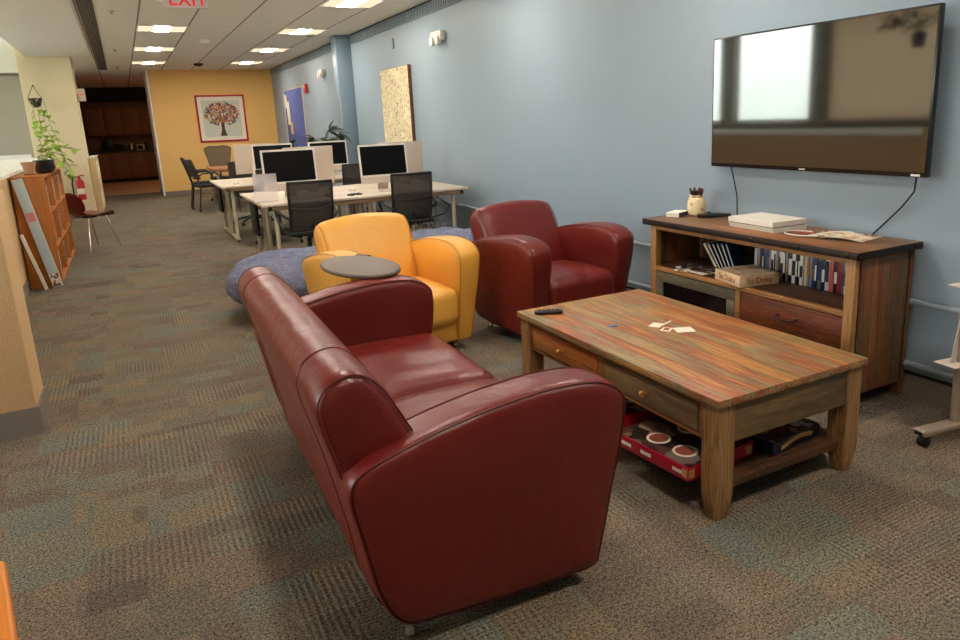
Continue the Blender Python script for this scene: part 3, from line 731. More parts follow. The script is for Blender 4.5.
# ------------------------------------------------------------------ computers, desks, task chairs
def imac(name, label, loc, rz, group):
    t = thing(name, label, 'computer', loc, rz, group)   # screen faces -Y locally
    tl = R(-6, 'X'); pv = (0, 0, .10)
    b = MB().box(-.27, .27, -.006, .006, .075, .49, .004, rot=tl, piv=pv).build('housing', M['silver'], t, ang=30)
    MB().box(-.268, .268, -.0072, -.006, .145, .488, .0, rot=tl, piv=(0, 0, .10)).build('bezel', M['bezel'], t)
    MB().box(-.250, .250, -.0084, -.0072, .165, .470, .0, rot=tl, piv=(0, 0, .10)).build('display', M['screen'], t)
    MB().box(-.06, .06, .0, .13, 0, .006, .002).box(-.06, .06, .115, .125, .0, .24, .002, rot=R(20, 'X'), piv=(0, .12, 0)).build('stand', M['silver'], t, ang=30)
    return t
def desk(name, label, loc, w, d2):
    """double-sided bench, origin at front-left corner on the floor"""
    t = thing(name, label, 'desk', loc)
    for k in (0, 1):
        MB().box(0, w, k*(d2/2)+.004*k, (k+1)*d2/2-.004*(1-k), .715, .74, .004, m=None).build('desktop', M['desk'], t, ang=30)
    MB().box(.05, w-.05, .03, .06, .67, .714, .002).box(.05, w-.05, d2-.06, d2-.03, .67, .714, .002).box(.05, .09, .03, d2-.03, .67, .714, .002).box(w-.09, w-.05, .03, d2-.03, .67, .714, .002).build('under_frame', M['deskedge'], t)
    for x in (.13, w/2, w-.14):
        for k in (0, 1):
            y0, y1 = k*d2/2+.10, (k+1)*d2/2-.10
            for y in (y0+.02, y1-.02):
                MB().tube([(x, y, .03), (x, y, .70)], .021, 12).build('leg', M['beige'], t)
            MB().box(x-.025, x+.025, y0-.05, y1+.05, .028, .055, .008).build('foot_bar', M['beige'], t)
            for y in (y0-.02, y1+.02): MB().lathe([(.018, -.012), (.02, 0), (.018, .012)], (x, y, .0205), 12, axis='x').build('caster', M['black'], t)
    MB().box(.045, .075, d2*.55, d2*.80, .33, .66, .006).build('cable_box', M['blackmat'], t)
    return t
desk('bench_desk', 'pale double sided bench desk nearest the armchairs', (1.07, 7.02, 0), 2.14, 1.50)
desk('bench_desk', 'pale double sided bench desk farther from the armchairs', (1.02, 9.75, 0), 2.14, 1.45)
DZ = .7405
imac('desktop_computer', 'desktop computer with dark screen on the left of the nearest bench desk', (1.455, 7.52, DZ), 0, 'desktop computers')
imac('desktop_computer', 'desktop computer with dark screen on the right of the nearest bench desk', (2.45, 7.52, DZ), 0, 'desktop computers')
imac('desktop_computer', 'desktop computer turned away behind the left screen of the nearest desk', (1.77, 8.10, DZ), PI, 'desktop computers')
imac('desktop_computer', 'desktop computer turned away behind the right screen of the nearest desk', (2.84, 8.10, DZ), PI, 'desktop computers')
imac('desktop_computer', 'desktop computer facing forward on the left of the farther bench desk', (1.78, 10.25, DZ), 0, 'desktop computers')
imac('desktop_computer', 'desktop computer facing forward on the right of the farther bench desk', (2.54, 10.25, DZ), 0, 'desktop computers')
imac('desktop_computer', 'desktop computer showing its pale back at the left of the farther desk', (1.62, 10.85, DZ), PI, 'desktop computers')
def keyboard(label, loc, rz=0):
    t = thing('keyboard', label, 'keyboard', loc, rz, 'white keyboards')
    MB().box(-.14, .14, -.057, .057, 0, .007, .003).build('key_base', M['silver'], t)
    MB().box(-.135, .135, -.052, .052, .007, .0105, .001).build('keys', M['white'], t)
def mouse(label, loc, m='white'):
    o = MB().rbox((0, 0, .016), (.058, .11, .032), .015, .004, 8).build('computer_mouse', M[m]); o.location = loc; tag(o, label, 'mouse', 'computer mice')
keyboard('white keyboard in front of the left screen on the nearest desk', (1.50, 7.30, DZ)); keyboard('white keyboard in front of the right screen on the nearest desk', (2.45, 7.30, DZ))
mouse('dark mouse beside the right of the left keyboard on the nearest desk', (1.76, 7.27, DZ), 'black'); mouse('white mouse behind the left of the right screen on the nearest desk', (2.13, 7.72, DZ))
keyboard('white keyboard at the left of the farther desk', (1.55, 9.98, DZ)); mouse('white mouse near the left corner of the farther desk', (1.22, 9.95, DZ))
keyboard('white keyboard at the right of the farther desk', (2.5, 9.98, DZ))
keyboard('keyboard behind the left screens on the far half of the nearest desk', (1.75, 8.34, DZ))
P_ = thing('sign_holder', 'frosted acrylic sign holder at the left end of the nearest desk', 'sign holder', (1.17, 7.30, DZ), math.radians(-6))
MB().box(-.12, .10, -.002, .002, .003, .27, .001).build('panel', M['frost'], P_); MB().box(-.12, .10, -.03, .03, 0, .003, .001).build('base', M['frost'], P_)
tag(MB().tube([(1.98, 7.14, DZ+.006), (1.94, 7.2, DZ+.006), (1.99, 7.25, DZ+.006), (2.07, 7.18, DZ+.006), (2.02, 7.12, DZ+.02)], .012, 8).build('headset', M['black']), 'small black headset lying on the nearest desk between keyboards', 'headset')

def task_chair(name, label, loc, rz, group, w=.41, meshm='meshblk', top=.945, cat='chair'):
    t = thing(name, label, cat, loc, rz, group)          # front is +X local
    h = w/2; y = lambda k: -h+w*k
    # backrest: curved mesh sheet with a frame
    def bp(u, v):  # u across -1..1, v up 0..1
        z = .50+(top-.50)*v; x = -.20-.07*v-.05*math.sin(PI*v)*.4+.05*u*u; return (x, u*h*(1-.04*(1-v)), z)
    n, m_ = 8, 10; vs = []; fs = []
    for j in range(m_+1):
        for i in range(n+1): vs.append(bp(-1+2*i/n, j/m_))
    for j in range(m_):
        for i in range(n): a = j*(n+1)+i; fs.append([a, a+1, a+n+2, a+n+1])
    o0 = len(vs); vs += [(x-.004, yy, z) for x, yy, z in vs]; fs += [[q+o0 for q in f[::-1]] for f in fs]
    MB().add(vs, fs).build('backrest', M[meshm], t, ang=180)
    ring = [bp(-1, v/8) for v in range(9)]+[bp(-1+2*u/6, 1) for u in range(1, 7)]+[bp(1, 1-v/8) for v in range(1, 9)]+[bp(1-2*u/6, 0) for u in range(1, 7)]
    MB().tube(ring+ring[:1], .013, 8, cap=False).tube([bp(-1+2*u/6, .42+.06*((u-3)/3)**2) for u in range(7)], .010, 8).build('back_frame', M['black'], t)
    MB().rbox((.02, 0, .46), (.46, w+.03, .05), .022, .006, 8).build('seat', M[meshm] if False else M['blackmat'], t, ang=80)
    MB().tube([(-.21, 0, .55), (-.16, 0, .44), (-.02, 0, .41)], .02, 10).build('spine', M['black'], t)
    for sg in (-1, 1):
        MB().tube([(-.20, sg*h, .60), (-.16, sg*(h+.05), .64), (-.05, sg*(h+.06), .665), (.10, sg*(h+.06), .66), (.13, sg*(h+.055), .63), (.06, sg*(h+.03), .50), (.02, sg*(h-.03), .44)], [.012, .014, .018, .018, .014, .012, .012], 8).build('armrest', M['black'], t)
    MB().tube([(0, 0, .09), (0, 0, .43)], [.026, .02], 12).build('column', M['chrome'] if False else M['black'], t)
    for k in range(5):
        a = 2*PI*k/5+.3; c, s = math.cos(a), math.sin(a)
        MB().tube([(0, 0, .12), (c*.15, s*.15, .10), (c*.29, s*.29, .07)], [.026, .02, .014], 8).build('leg', M['black'], t)
        MB().lathe([(.020, -.022), (.028, -.016), (.028, .016), (.020, .022)], (c*.30, s*.30, .0285), 12, axis='y').build('caster', M['black'], t)
    return t
tc = task_chair('office_chair', 'black mesh office chair at the left of the nearest desk, behind the yellow armchair', (1.46, 6.98, 0), math.radians(92), 'black mesh office chairs')
def at_chair(x, y, deg, label): return dup(tc, (x, y, 0), math.radians(deg), label, 'black mesh office chairs')
at_chair(2.50, 7.02, 86, 'black mesh office chair at the right of the nearest desk, against tangled cables')
at_chair(2.60, 9.35, 95, 'black mesh office chair at the front right of the farther desk')
at_chair(1.62, 9.42, 80, 'black mesh office chair at the front left of the farther desk')
at_chair(1.62, 11.65, -75, 'black mesh office chair behind the left of the farther desk')
# cable tangle under right desk end
mb = MB(); rnd = random.Random(5)
for k in range(7):
    p = [(2.70+rnd.uniform(0, .4), 7.5+rnd.uniform(-.1, .1), .70)]
    for j in range(6): p.append((2.68+rnd.uniform(0, .45), 7.45+rnd.uniform(-.15, .15), .62-.1*j*rnd.uniform(.8, 1.05)))
    mb.tube(p, .006, 6, m=[M['black'], M['white'], M['pipe']][k % 3])
tag(mb.build('cable_tangle', None), 'tangle of cables hanging under the right end of the nearest desk', 'cables')

# plants behind the farther computers
def leafy(name, label, loc, n, L, spread, h, potm, pr=.10, ph=.18, lm='leafd', seed=1, W=.42):
    t = thing(name, label, 'plant', loc); rnd = random.Random(seed)
    p = MB().lathe([(pr*.7, 0), (pr*.74, .01), (pr*.95, ph*.85), (pr, ph*.86), (pr, ph), (pr*.9, ph), (pr*.86, ph*.9), (0, ph*.9)], n=20).build('pot', potm, t)
    MB().lathe([(pr*.86, ph*.86), (pr*.86, ph*.905)], n=16).build('soil', M['soil'], t)
    sm = MB(); lf = MB()
    for k in range(n):
        a = rnd.uniform(0, 2*PI); r = spread*rnd.uniform(.3, 1); z = ph+h*rnd.uniform(.35, 1)
        b = Vector((math.cos(a)*r, math.sin(a)*r, z)); sm.tube([(0, 0, ph*.8), (b.x*.35, b.y*.35, ph+(z-ph)*.6), b], .004, 5)
        for q in range(3):
            d = Vector((math.cos(a+rnd.uniform(-1.2, 1.2)), math.sin(a+rnd.uniform(-1.2, 1.2)), rnd.uniform(-.4, .6)))
            lf.disc_leaf(b, d, (0, 0, 1), L*rnd.uniform(.7, 1.15), L*W*rnd.uniform(.8, 1.1))
    sm.build('stem', M['stem'], t); lf.build('foliage', M[lm], t); return t
leafy('potted_plant', 'broad leaved dark green plant right of the blue notice board', (2.66, 11.0, DZ), 14, .21, .26, .50, M['white'], seed=4, W=.62)
leafy('potted_plant', 'smaller dark leaved plant standing left behind the farther computers', (2.20, 11.0, DZ), 9, .16, .16, .30, M['white'], seed=9, W=.6)

# wooden meeting table and chairs in front of the ochre wall
t = thing('meeting_table', 'tan wood topped meeting table in front of the ochre wall', 'table', (1.98, 14.9, 0))
MB().box(-.60, .60, -.60, .60, .705, .74, .008).build('tabletop', plain('tan_wood_laminate', (176, 116, 72), .4), t, ang=30)
for sx in (-1, 1):
    for sy in (-1, 1): MB().tube([(sx*.52, sy*.52, .0), (sx*.52, sy*.52, .705)], .025, 12).build('leg', M['steel'], t)
def guest_chair(name, label, loc, rz):
    t = thing(name, label, 'chair', loc, rz, 'black guest chairs by the meeting table')
    MB().rbox((.0, 0, .45), (.44, .46, .05), .02, .006, 8).build('seat', M['blackmat'], t, ang=80)
    vs = []; fs = []
    for j in range(7):
        for i in range(7):
            u = -1+i/3; v = j/6; vs.append((-.22-.12*v+.05*u*u, u*.21, .58+.36*v))
    for j in range(6):
        for i in range(6): a = j*7+i; fs.append([a, a+1, a+8, a+7])
    o0 = len(vs); vs += [(x-.02, y_, z) for x, y_, z in vs]; fs += [[q+o0 for q in f[::-1]] for f in fs]
    MB().add(vs, fs).build('backrest', M['meshblk'], t, ang=180)
    for sg in (-1, 1):
        MB().tube([(-.34, sg*.21, .95), (-.24, sg*.22, .6), (-.20, sg*.23, .44), (-.26, sg*.24, .06)], .013, 8).build('leg', M['black'], t)
        MB().tube([(.20, sg*.23, .43), (.27, sg*.24, .06)], .013, 8).build('leg', M['black'], t)
        MB().tube([(-.24, sg*.23, .62), (-.16, sg*.26, .68), (.06, sg*.26, .69), (.15, sg*.25, .64), (.17, sg*.235, .45)], .013, 8).build('armrest', M['black'], t)
        for x in (-.26, .27): MB().lathe([(.016, -.01), (.024, -.006), (.024, .006), (.016, .01)], (x, sg*.24, .0245), 12, axis='y').build('caster', M['black'], t)
    return t
gc = guest_chair('guest_chair', 'black armchair on casters at the left corner of the meeting table', (1.28, 14.35, 0), math.radians(10))
dup(gc, (1.27, 15.2, 0), math.radians(-4), 'black armchair on casters at the left side nearer the ochre wall', 'black guest chairs by the meeting table')
dup(gc, (1.95, 13.9, 0), math.radians(85), 'black armchair on casters with its back to the computer desks', 'black guest chairs by the meeting table')
bc = thing('high_back_chair', 'taupe high back mesh chair behind the meeting table', 'chair', (1.75, 16.2, 0), math.radians(-88))
vs = []; fs = []
for j in range(11):
    for i in range(9):
        u = -1+i/4; v = j/10; wd = (.17+.10*v**1.2)*(1-.02*v); vs.append((-.24-.08*v+.04*u*u, u*wd, .58+.54*v-.035*v*(abs(u)-.6 > 0)*(abs(u)-.6)*4-.02*(1-abs(u))*v))
for j in range(10):
    for i in range(8): a = j*9+i; fs.append([a, a+1, a+10, a+9])
o0 = len(vs); vs2 = vs+[(x-.012, y_, z) for x, y_, z in vs]; fs += [[q+o0 for q in f[::-1]] for f in fs]
MB().add(vs2, fs).build('backrest', M['meshtaupe'], bc, ang=180)
rg = [vs[j*9] for j in range(11)]+[vs[90+i] for i in range(1, 9)]+[vs[(9-j)*9+8] for j in range(10)]
MB().tube(rg+rg[:1], .014, 8, cap=False).build('back_frame', M['tabletop'], bc)
MB().tube([(-.30, .14, .95), (-.30, 0, .82), (-.30, -.14, .95)], .012, 8).tube([(-.30, 0, .82), (-.22, 0, .44)], .018, 8).build('spine', M['black'], bc)
MB().rbox((.0, 0, .46), (.48, .48, .05), .02, .006, 8).build('seat', M['blackmat'], bc, ang=80)
MB().tube([(0, 0, .08), (0, 0, .44)], .022, 10).build('column', M['black'], bc)
for k in range(5):
    a = 2*PI*k/5; c, s = math.cos(a), math.sin(a)
    MB().tube([(0, 0, .12), (c*.29, s*.29, .07)], [.026, .014], 8).build('leg', M['black'], bc)
    MB().lathe([(.020, -.022), (.028, -.016), (.028, .016), (.020, .022)], (c*.30, s*.30, .0285), 12, axis='y').build('caster', M['black'], bc)

# ------------------------------------------------------------------ left side: bookcase etc.
B = thing('bookcase', 'orange maple low bookcase holding books beside the low wall', 'bookcase', (-.985, 8.20, 0))
bw, bl, bh = .275, 2.1, 1.065
MB().box(0, bw, 0, .02, 0, bh, .002).build('side_panel', M['pine'], B, ang=30)
MB().box(0, bw, bl-.02, bl, 0, bh, .002).build('side_panel', M['pine'], B, ang=30)
MB().box(0, .012, .02, bl-.02, 0, bh, .001).build('back_panel', M['pine'], B)
MB().box(-.002, bw+.006, -.006, bl+.006, bh, bh+.02, .002).build('top', M['pine'], B, ang=30)
for z in (.05, .38, .72): MB().box(.012, bw, .02, bl-.02, z, z+.02, .001).build('shelf', M['pine'], B)
for y in (.70, 1.40): MB().box(.012, bw, y, y+.02, .07, bh, .001).build('divider', M['pine'], B)
bc_ = [('dark brown', (70, 40, 30)), ('tan', (178, 140, 96)), ('grey', (120, 118, 112)), ('navy', (36, 42, 70)), ('cream', (214, 200, 170)), ('rust', (150, 72, 40)), ('green', (66, 82, 56))]
bmats = [plain('cloth_'+n.replace(' ', '_'), c, .7) for n, c in bc_]; rnd = random.Random(11)
sh = {.07: 'bottom', .40: 'middle', .74: 'top'}; bay = {.03: 'near', .73: 'middle', 1.43: 'far'}
for z in (.07, .40, .74):
    for yb in (.03, .73, 1.43):
        y = yb; i = 0; lim = yb+rnd.uniform(.30, .5)
        while y < lim:
            w = rnd.uniform(.025, .055); hh = rnd.uniform(.2, .27); dd = rnd.uniform(.15, .21); k = rnd.randrange(7)
            o = MB().box(.26-dd-.02, .25, 0, w-.002, 0, hh, .002).build('book', bmats[k], ang=30); o.location = (-.985, 8.20+y, z+.0005)
            tag(o, f'{bc_[k][0]} book, {ordn[i]} from the near side, {bay[yb]} bay, {sh[z]} shelf of bookcase', 'book', 'books in the maple bookcase'); y += w; i += 1
# boards leaning on the end of the bookcase
def lean(name, label, xb, xt, zt, w, th, y0, m, cat, extra=None):
    """board leaning in the X direction, base at xb, top at xt"""
    t = thing(name, label, cat, (xb, y0, 0)); ang = math.atan2(xt-xb, zt); L = math.hypot(xt-xb, zt)
    rm_ = Matrix.Rotation(ang, 3, 'Y'); z0 = 0.0
    pl = MB().box(-w, 0, -th, 0, 0, L, .003, rot=rm_, piv=(0, 0, 0)); mn = min(v[2] for v in pl.v); pl.v = [(a, b, c-mn) for a, b, c in pl.v]
    o = pl.build('board', m, t, ang=30)
    for (a, b, c, d, mm, nm) in (extra or []):
        q = MB().box(a, b, -th-.0012, -th, c*L, d*L, 0, rot=rm_, piv=(0, 0, 0)); q.v = [(x, y_, z-mn) for x, y_, z in q.v]; q.build(nm, mm, o)
    return t
lb = plain('pale_blue_board', (190, 208, 216), .6, var=.08, nscale=30)
lean('long_flat_box', 'long pale blue flat box with pink patch leaning on the bookcase end', -.715, -.885, 1.06, .085, .05, 8.18, lb, 'box', [(-.075, -.01, .62, .70, plain('pink_print', (222, 140, 150), .7), 'pink_patch'), (-.08, -.005, .01, .13, blotch('fruit_print', (226, 216, 206), [(150, 60, 50), (120, 90, 80)], 40), 'printed_patch')])
lean('poster_board', 'narrow cream board with black edge leaning beside the blue box', -.835, -.955, .55, .035, .03, 8.10, M['paper'], 'board', [(-.035, -.028, 0, 1, M['black'], 'edge')])

# pots on the bookcase
BT = bh+.0205
tp = thing('terracotta_pot', 'small terracotta pot with a thin seedling on the bookcase', 'potted plant', (-.845, 8.50, BT))
MB().lathe([(.04, 0), (.044, .004), (.056, .095), (.062, .096), (.064, .125), (.058, .127), (.052, .11), (0, .108)], n=24).build('pot', M['terra'], tp)
MB().lathe([(.048, 0), (.06, .012), (.056, .012)], n=24).build('saucer', M['terra'], tp)
mb = MB()
for k in range(5): mb.disc_leaf((0, 0, .11), (math.cos(k*1.3), math.sin(k*1.3), .35), (0, 0, 1), .09, .02)
mb.build('seedling', M['leaf'], tp)
def pothos(name, label, loc, seed):
    t = thing(name, label, 'potted plant', loc); rnd = random.Random(seed)
    MB().lathe([(.06, 0), (.075, .01), (.098, .06), (.092, .11), (.098, .13), (.09, .132), (.084, .11), (0, .108)], n=28).build('pot', M['darkpot'], t)
    MB().lathe([(.084, .1), (.084, .118)], n=16).build('soil', M['soil'], t)
    return t, rnd
pt, rnd = pothos('pothos_plant', 'dark glazed pot of yellow green trailing pothos on the bookcase', (-.735, 8.72, BT), 3)
st_, lf = MB(), MB()
vines = [[(0, 0, .12), (.05, .2, .22), (.12, .5, .26), (.20, .8, .22), (.30, 1.1, .20)],
         [(0, 0, .12), (.02, .25, .16), (.08, .55, .12), (.14, .8, -.0), (.17, .95, -.08)],
         [(0, 0, .12), (-.03, .3, .2), (-.04, .7, .26), (.0, 1.1, .3), (.05, 1.5, .35)],
         [(0, 0, .12), (.10, .1, .2), (.16, .25, .16), (.2, .3, .02)]]
for v in vines:
    st_.tube(v, .003, 5)
    for a, b in zip(v[:-1], v[1:]):
        for q in range(4):
            p = Vector(a).lerp(Vector(b), q/4); lf.disc_leaf(p, (rnd.uniform(-1, 1), rnd.uniform(-1, .4), rnd.uniform(-.7, .5)), (0, 0, 1), rnd.uniform(.06, .10), rnd.uniform(.055, .085))
st_.build('vine', M['stem'], pt); lf.build('foliage', M['leaf'], pt)
# hanging pot on the pillar with trailing vine
hp = thing('hanging_planter', 'small dark hanging planter with trailing vines on the cream pillar', 'hanging planter', (-1.19, 14.66, 1.93)); rnd = random.Random(8)
MB().lathe([(.03, 0), (.075, .03), (.095, .11), (.105, .15), (.095, .152), (.085, .12), (0, .118)], n=24).build('pot', blotch('woven_pot', (60, 48, 36), [(190, 170, 130), (60, 48, 36)], 30), hp)
MB().tube([(-.10, 0, .15), (-.05, 0, .25), (.0, .02, .36)], .004, 6).tube([(.10, 0, .15), (.05, 0, .25), (.0, .02, .36)], .004, 6).build('hanger', M['iron'], hp)
MB().tube([(0, .02, .36), (0, .12, .37), (0, .20, .35)], .008, 8).build('hook', M['iron'], hp)
st_, lf = MB(), MB()
for k in range(4):
    x = -.04+.06*k; v = [(x*.8, -.08, .13), (x, -.105, -.02), (x*1.1, -.10, -.28), (x*1.4+.02, -.09, -.52), (x*1.5+.05, -.08, -.72-.1*(k % 2))]
    st_.tube(v, .003, 5)
    for a, b in zip(v[:-1], v[1:]):
        for q in range(3 if a[2] < .1 else 0):
            p = Vector(a).lerp(Vector(b), q/3+.1); lf.disc_leaf(p, (rnd.uniform(-1, 1), rnd.uniform(-1, -.1), rnd.uniform(-1, .2)), (0, 0, 1), rnd.uniform(.08, .13), rnd.uniform(.08, .11))
st_.build('vine', M['stem'], hp); lf.build('foliage', M['leaf'], hp)
# fire extinguisher on pillar
fe = thing('fire_extinguisher', 'red fire extinguisher hung on the cream pillar behind the maroon chair', 'fire extinguisher', (-.765, 14.79, .33))
MB().lathe([(.05, 0), (.062, .01), (.062, .30), (.05, .34), (.022, .365), (.022, .39)], n=24).build('cylinder', M['redplastic'], fe)
MB().box(-.058, .058, -.064, -.058, .10, .2, .002).build('label_plate', M['paper'], fe)
MB().tube([(-.02, 0, .40), (.03, -.02, .43), (.08, -.03, .42)], .01, 8).box(-.02, .02, -.02, .02, .38, .42, .005).build('valve', M['redplastic'], fe)
MB().tube([(0, 0, .40), (-.09, -.01, .41), (-.12, -.01, .3), (-.12, -.01, .1)], .012, 8).build('hose', M['black'], fe)
MB().box(-.03, .03, .058, .108, .2, .26, .003).build('wall_bracket', M['iron'], fe)

# maroon shell chair
mc = thing('shell_chair', 'maroon shell chair with chrome legs beside the bookcase', 'chair', (-.52, 10.72, 0), math.radians(40))
vs = []; fs = []; n = 16; prof = [(.24, .41, .17), (.20, .455, .20), (.08, .45, .215), (-.06, .435, .205), (-.15, .45, .17), (-.19, .48, .15), (-.215, .53, .19), (-.24, .60, .215), (-.265, .67, .21), (-.285, .72, .16), (-.295, .75, .06)]
for (x, z, w) in prof:
    for i in range(n+1):
        u = -1+2*i/n; vs.append((x+.04*u*u*(z > .5), u*w, z+.02*u*u*(z < .5)))
for j in range(len(prof)-1):
    for i in range(n): a = j*(n+1)+i; fs.append([a, a+1, a+n+2, a+n+1])
o0 = len(vs); vs += [(x-.008*(z > .5), y_, z-.010) for x, y_, z in vs]; f2 = [[q+o0 for q in f[::-1]] for f in fs]; fs += f2
MB().add(vs, fs).build('seat_shell', M['maroon'], mc, ang=180)
for sx, sy in ((1, 1), (1, -1), (-1, 1), (-1, -1)):
    MB().tube([(sx*.06, sy*.08, .425), (sx*.13, sy*.15, .41), (sx*.22, sy*.21, .0)], .010, 8).build('leg', M['chrome'], mc)
MB().lathe([(.09, .405), (.09, .43)], n=16).build('seat_mount', M['black'], mc)

# orange wooden table at the bottom left
ot = thing('side_table', 'bright orange varnished wooden side table at the bottom left edge', 'side table', (-.60, 1.62, 0), math.radians(10))
MB().box(-.26, .26, -.30, .30, .425, .455, .012, seg=4).build('tabletop', M['orange'], ot, ang=30)
for sx in (-1, 1):
    for sy in (-1, 1): MB().box(sx*.22-.02, sx*.22+.02, sy*.26-.02, sy*.26+.02, 0, .425, .004).build('leg', M['orange'], ot, ang=30)

# ------------------------------------------------------------------ room shell
CH = 2.80; WX = 3.34; YF = 18.3
def sbox(name, x0, x1, y0, y1, z0, z1, m, b=0, smooth=False):
    return struct(MB().box(x0, x1, y0, y1, z0, z1, b).build(name, M[m] if isinstance(m, str) else m, smooth=smooth))
sbox('floor', -5.7, WX+.2, -3.2, 19.8, -.12, 0, 'carpet')
sbox('floor_kitchen', -3.2, 3.6, 19.8, 26, -.12, .002, 'vinyl')
sbox('ceiling', -1.21, WX+.2, -3.2, 25.75, CH, CH+.1, 'ceil')
sbox('ceiling_left', -5.7, -1.21, -3.2, 19.9, 3.16, 3.26, 'drywall')
sbox('trim_soffit_edge', -1.235, -1.21, -3.2, 14.85, CH-.03, 3.16, 'drywall')
sbox('trim_soffit', -1.21, -.27, -3.2, 14.85, CH-.03, CH, 'drywall')
tag(MB().box(-.225, -.07, -1, 18.2, CH-.006, CH-.001, 0).build('slot_vent', M['ductgrille'], smooth=False), 'long dark slotted air vent running along the ceiling', 'vent')
sbox('wall_right', WX, WX+.2, -3.2, 19.9, 0, CH, 'blue')
sbox('wall_back', .69, WX, YF, YF+.12, 0, CH, 'yellowwall')
sbox('wall_back_return', .66, .69, YF-.02, 19.8, 0, CH, 'drywall')
sbox('baseboard_back', .69, WX, YF-.012, YF, 0, .10, 'basegrey')
sbox('baseboard_return', .648, .66, YF, 19.8, 0, .10, 'basegrey')
sbox('baseboard_right', WX-.012, WX, -3.0, YF, 0, .105, 'basegrey')
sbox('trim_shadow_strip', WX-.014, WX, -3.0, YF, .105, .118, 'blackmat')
sbox('wall_front', -5.7, WX+.2, -3.3, -3.2, 0, 3.1, 'grey')
tag(MB().box(-.006, .006, -.02, .02, -.06, .06, .003).build('door_pull', M['iron'], loc=(.65, 18.9, 1.05)), 'small dark latch on the white return wall by the kitchen opening', 'latch')
tag(MB().box(-.006, .006, -.03, .03, -.04, .04, .003).build('wall_switch', M['white'], loc=(.65, 18.6, 1.75)), 'small pale plate high on the white return wall', 'switch')
for i, z in enumerate((.487, .165)):
    o = MB().tube([(WX-.03, .9, z), (WX-.03, 11.3, z)], .016, 12).build('wall_rail', M['pipe'])
    tag(o, ['upper', 'lower'][i]+' blue grey painted pipe rail running along the wall', 'rail', None)
    for y in (1.2, 4.9, 7.5, 10.5): MB().box(WX-.03, WX, y-.015, y+.015, z-.02, z+.02, .003).build('bracket', M['pipe'], o)
# column
cl = MB().box(3.10, WX, 11.45, 11.72, 0, CH, .006).box(3.085, WX, 11.43, 11.74, CH-.05, CH-.001, .004).box(3.085, WX, 11.43, 11.74, 0, .1, .004).build('wall_column', M['bluedark'], ang=30); struct(cl)
# linear grille on wall top
for (a, b, nm) in ((-.5, 11.43, 'near'), (11.75, 18.25, 'far')):
    g = thing('wall_grille', f'blue grey linear air grille along the ceiling, {nm} side of the column', 'grille', (WX, a, CH))
    MB().box(-.016, -.002, 0, b-a, -.125, -.022, .0).build('bars', M['grille'], g, smooth=False)
    fr = MB().box(-.022, -.002, 0, b-a, -.135, -.123, .002).box(-.022, -.002, 0, b-a, -.024, -.012, .002)
    y = 0
    while y < b-a: fr.box(-.0175, -.002, y, y+.012, -.125, -.022, 0); y += .62
    fr.build('frame', M['bluedark'], g); MB().box(-.03, -.002, 0, b-a, -.012, -.001, 0).build('shadow_gap', M['blackmat'], g)
# pillar
sbox('pillar', -1.37, -.595, 14.9, 15.65, 0, 3.05, 'stucco', .01)
sbox('trim_pillar_base', -1.38, -.585, 14.89, 15.66, 0, .10, 'basegrey')
lc = thing('low_cabinet', 'narrow pale tan cabinet right of the cream pillar', 'cabinet', (-.592, 15.05, 0))
MB().box(0, .11, 0, 1.4, .06, 1.03, .004).build('body', plain('pale_tan_laminate', (206, 176, 132), .5), lc, ang=30)
MB().box(-.0, .122, -.012, 1.41, 1.03, 1.055, .003).build('top', M['white'], lc, ang=30); MB().box(0, .09, .02, 1.38, 0, .06, .001).build('plinth', M['blackmat'], lc)
for y in (.03, .49, .95): MB().box(.11, .118, y, y+.43, .10, 1.0, .002).build('door', M['stucco'], lc, ang=30)
# low walls left
sbox('wall_stub', -5.4, -.565, 4.09, 4.42, 0, 1.20, 'stucco2', .012, True)
sbox('baseboard_stub', -5.4, -.553, 4.078, 4.43, 0, .135, 'basegrey')
sbox('wall_low', -1.15, -1.0, 4.42, 14.0, 0, 1.09, 'stucco2')
sbox('baseboard_low', -1.0, -.99, 4.42, 8.19, 0, .11, 'basegrey')
sbox('trim_low_wall_cap', -2.6, -.985, 4.42, 14.0, 1.09, 1.12, 'drywall')
sbox('wall_ledge', -5.4, -1.37, 14.3, 14.5, 0, 1.17, 'drywall')
sbox('wall_far_left', -5.7, -1.37, 15.3, 15.45, 0, 2.53, 'grey')
sbox('wall_far_left_bulkhead', -5.7, -1.37, 15.1, 15.45, 2.53, 3.16, 'drywall')
sbox('trim_far_left', -5.7, -1.37, 15.26, 15.30, 2.49, 2.53, 'basegrey')
sbox('wall_corridor_left', -1.1, -.95, 15.66, 19.8, 0, CH, 'drywall')
# kitchen
sbox('wall_kitchen_back', -3.2, 3.6, 25.6, 25.75, 0, 2.9, 'cabinet')
sbox('wall_kitchen_left', -3.3, -3.2, 19.8, 25.75, 0, 2.9, 'cabinet')
sbox('wall_kitchen_right', 3.5, 3.6, 19.8, 25.75, 0, 2.9, 'cabinet')
sbox('wall_kitchen_front', .66, 3.7, 19.8, 19.92, 0, 2.9, 'drywall')
sbox('wall_kitchen_front_left', -3.3, -.95, 19.8, 19.92, 0, 2.9, 'drywall')
sbox('ceiling_kitchen', -3.3, -1.21, 19.9, 25.75, 2.8, 2.9, 'ceil')
sbox('trim_kitchen_soffit', -3.2, 3.5, 25.1, 25.6, 2.42, 2.799, 'blackmat')
kc = thing('kitchen_base_cabinets', 'dim brown base cabinets along the kitchen back wall', 'cabinet', (-.9, 24.9, 0))
MB().box(0, 2.4, .03, .69, .10, .88, .003).build('body', M['cabinet'], kc); MB().box(0, 2.4, .08, .6, .003, .10, 0).build('plinth', M['blackmat'], kc)
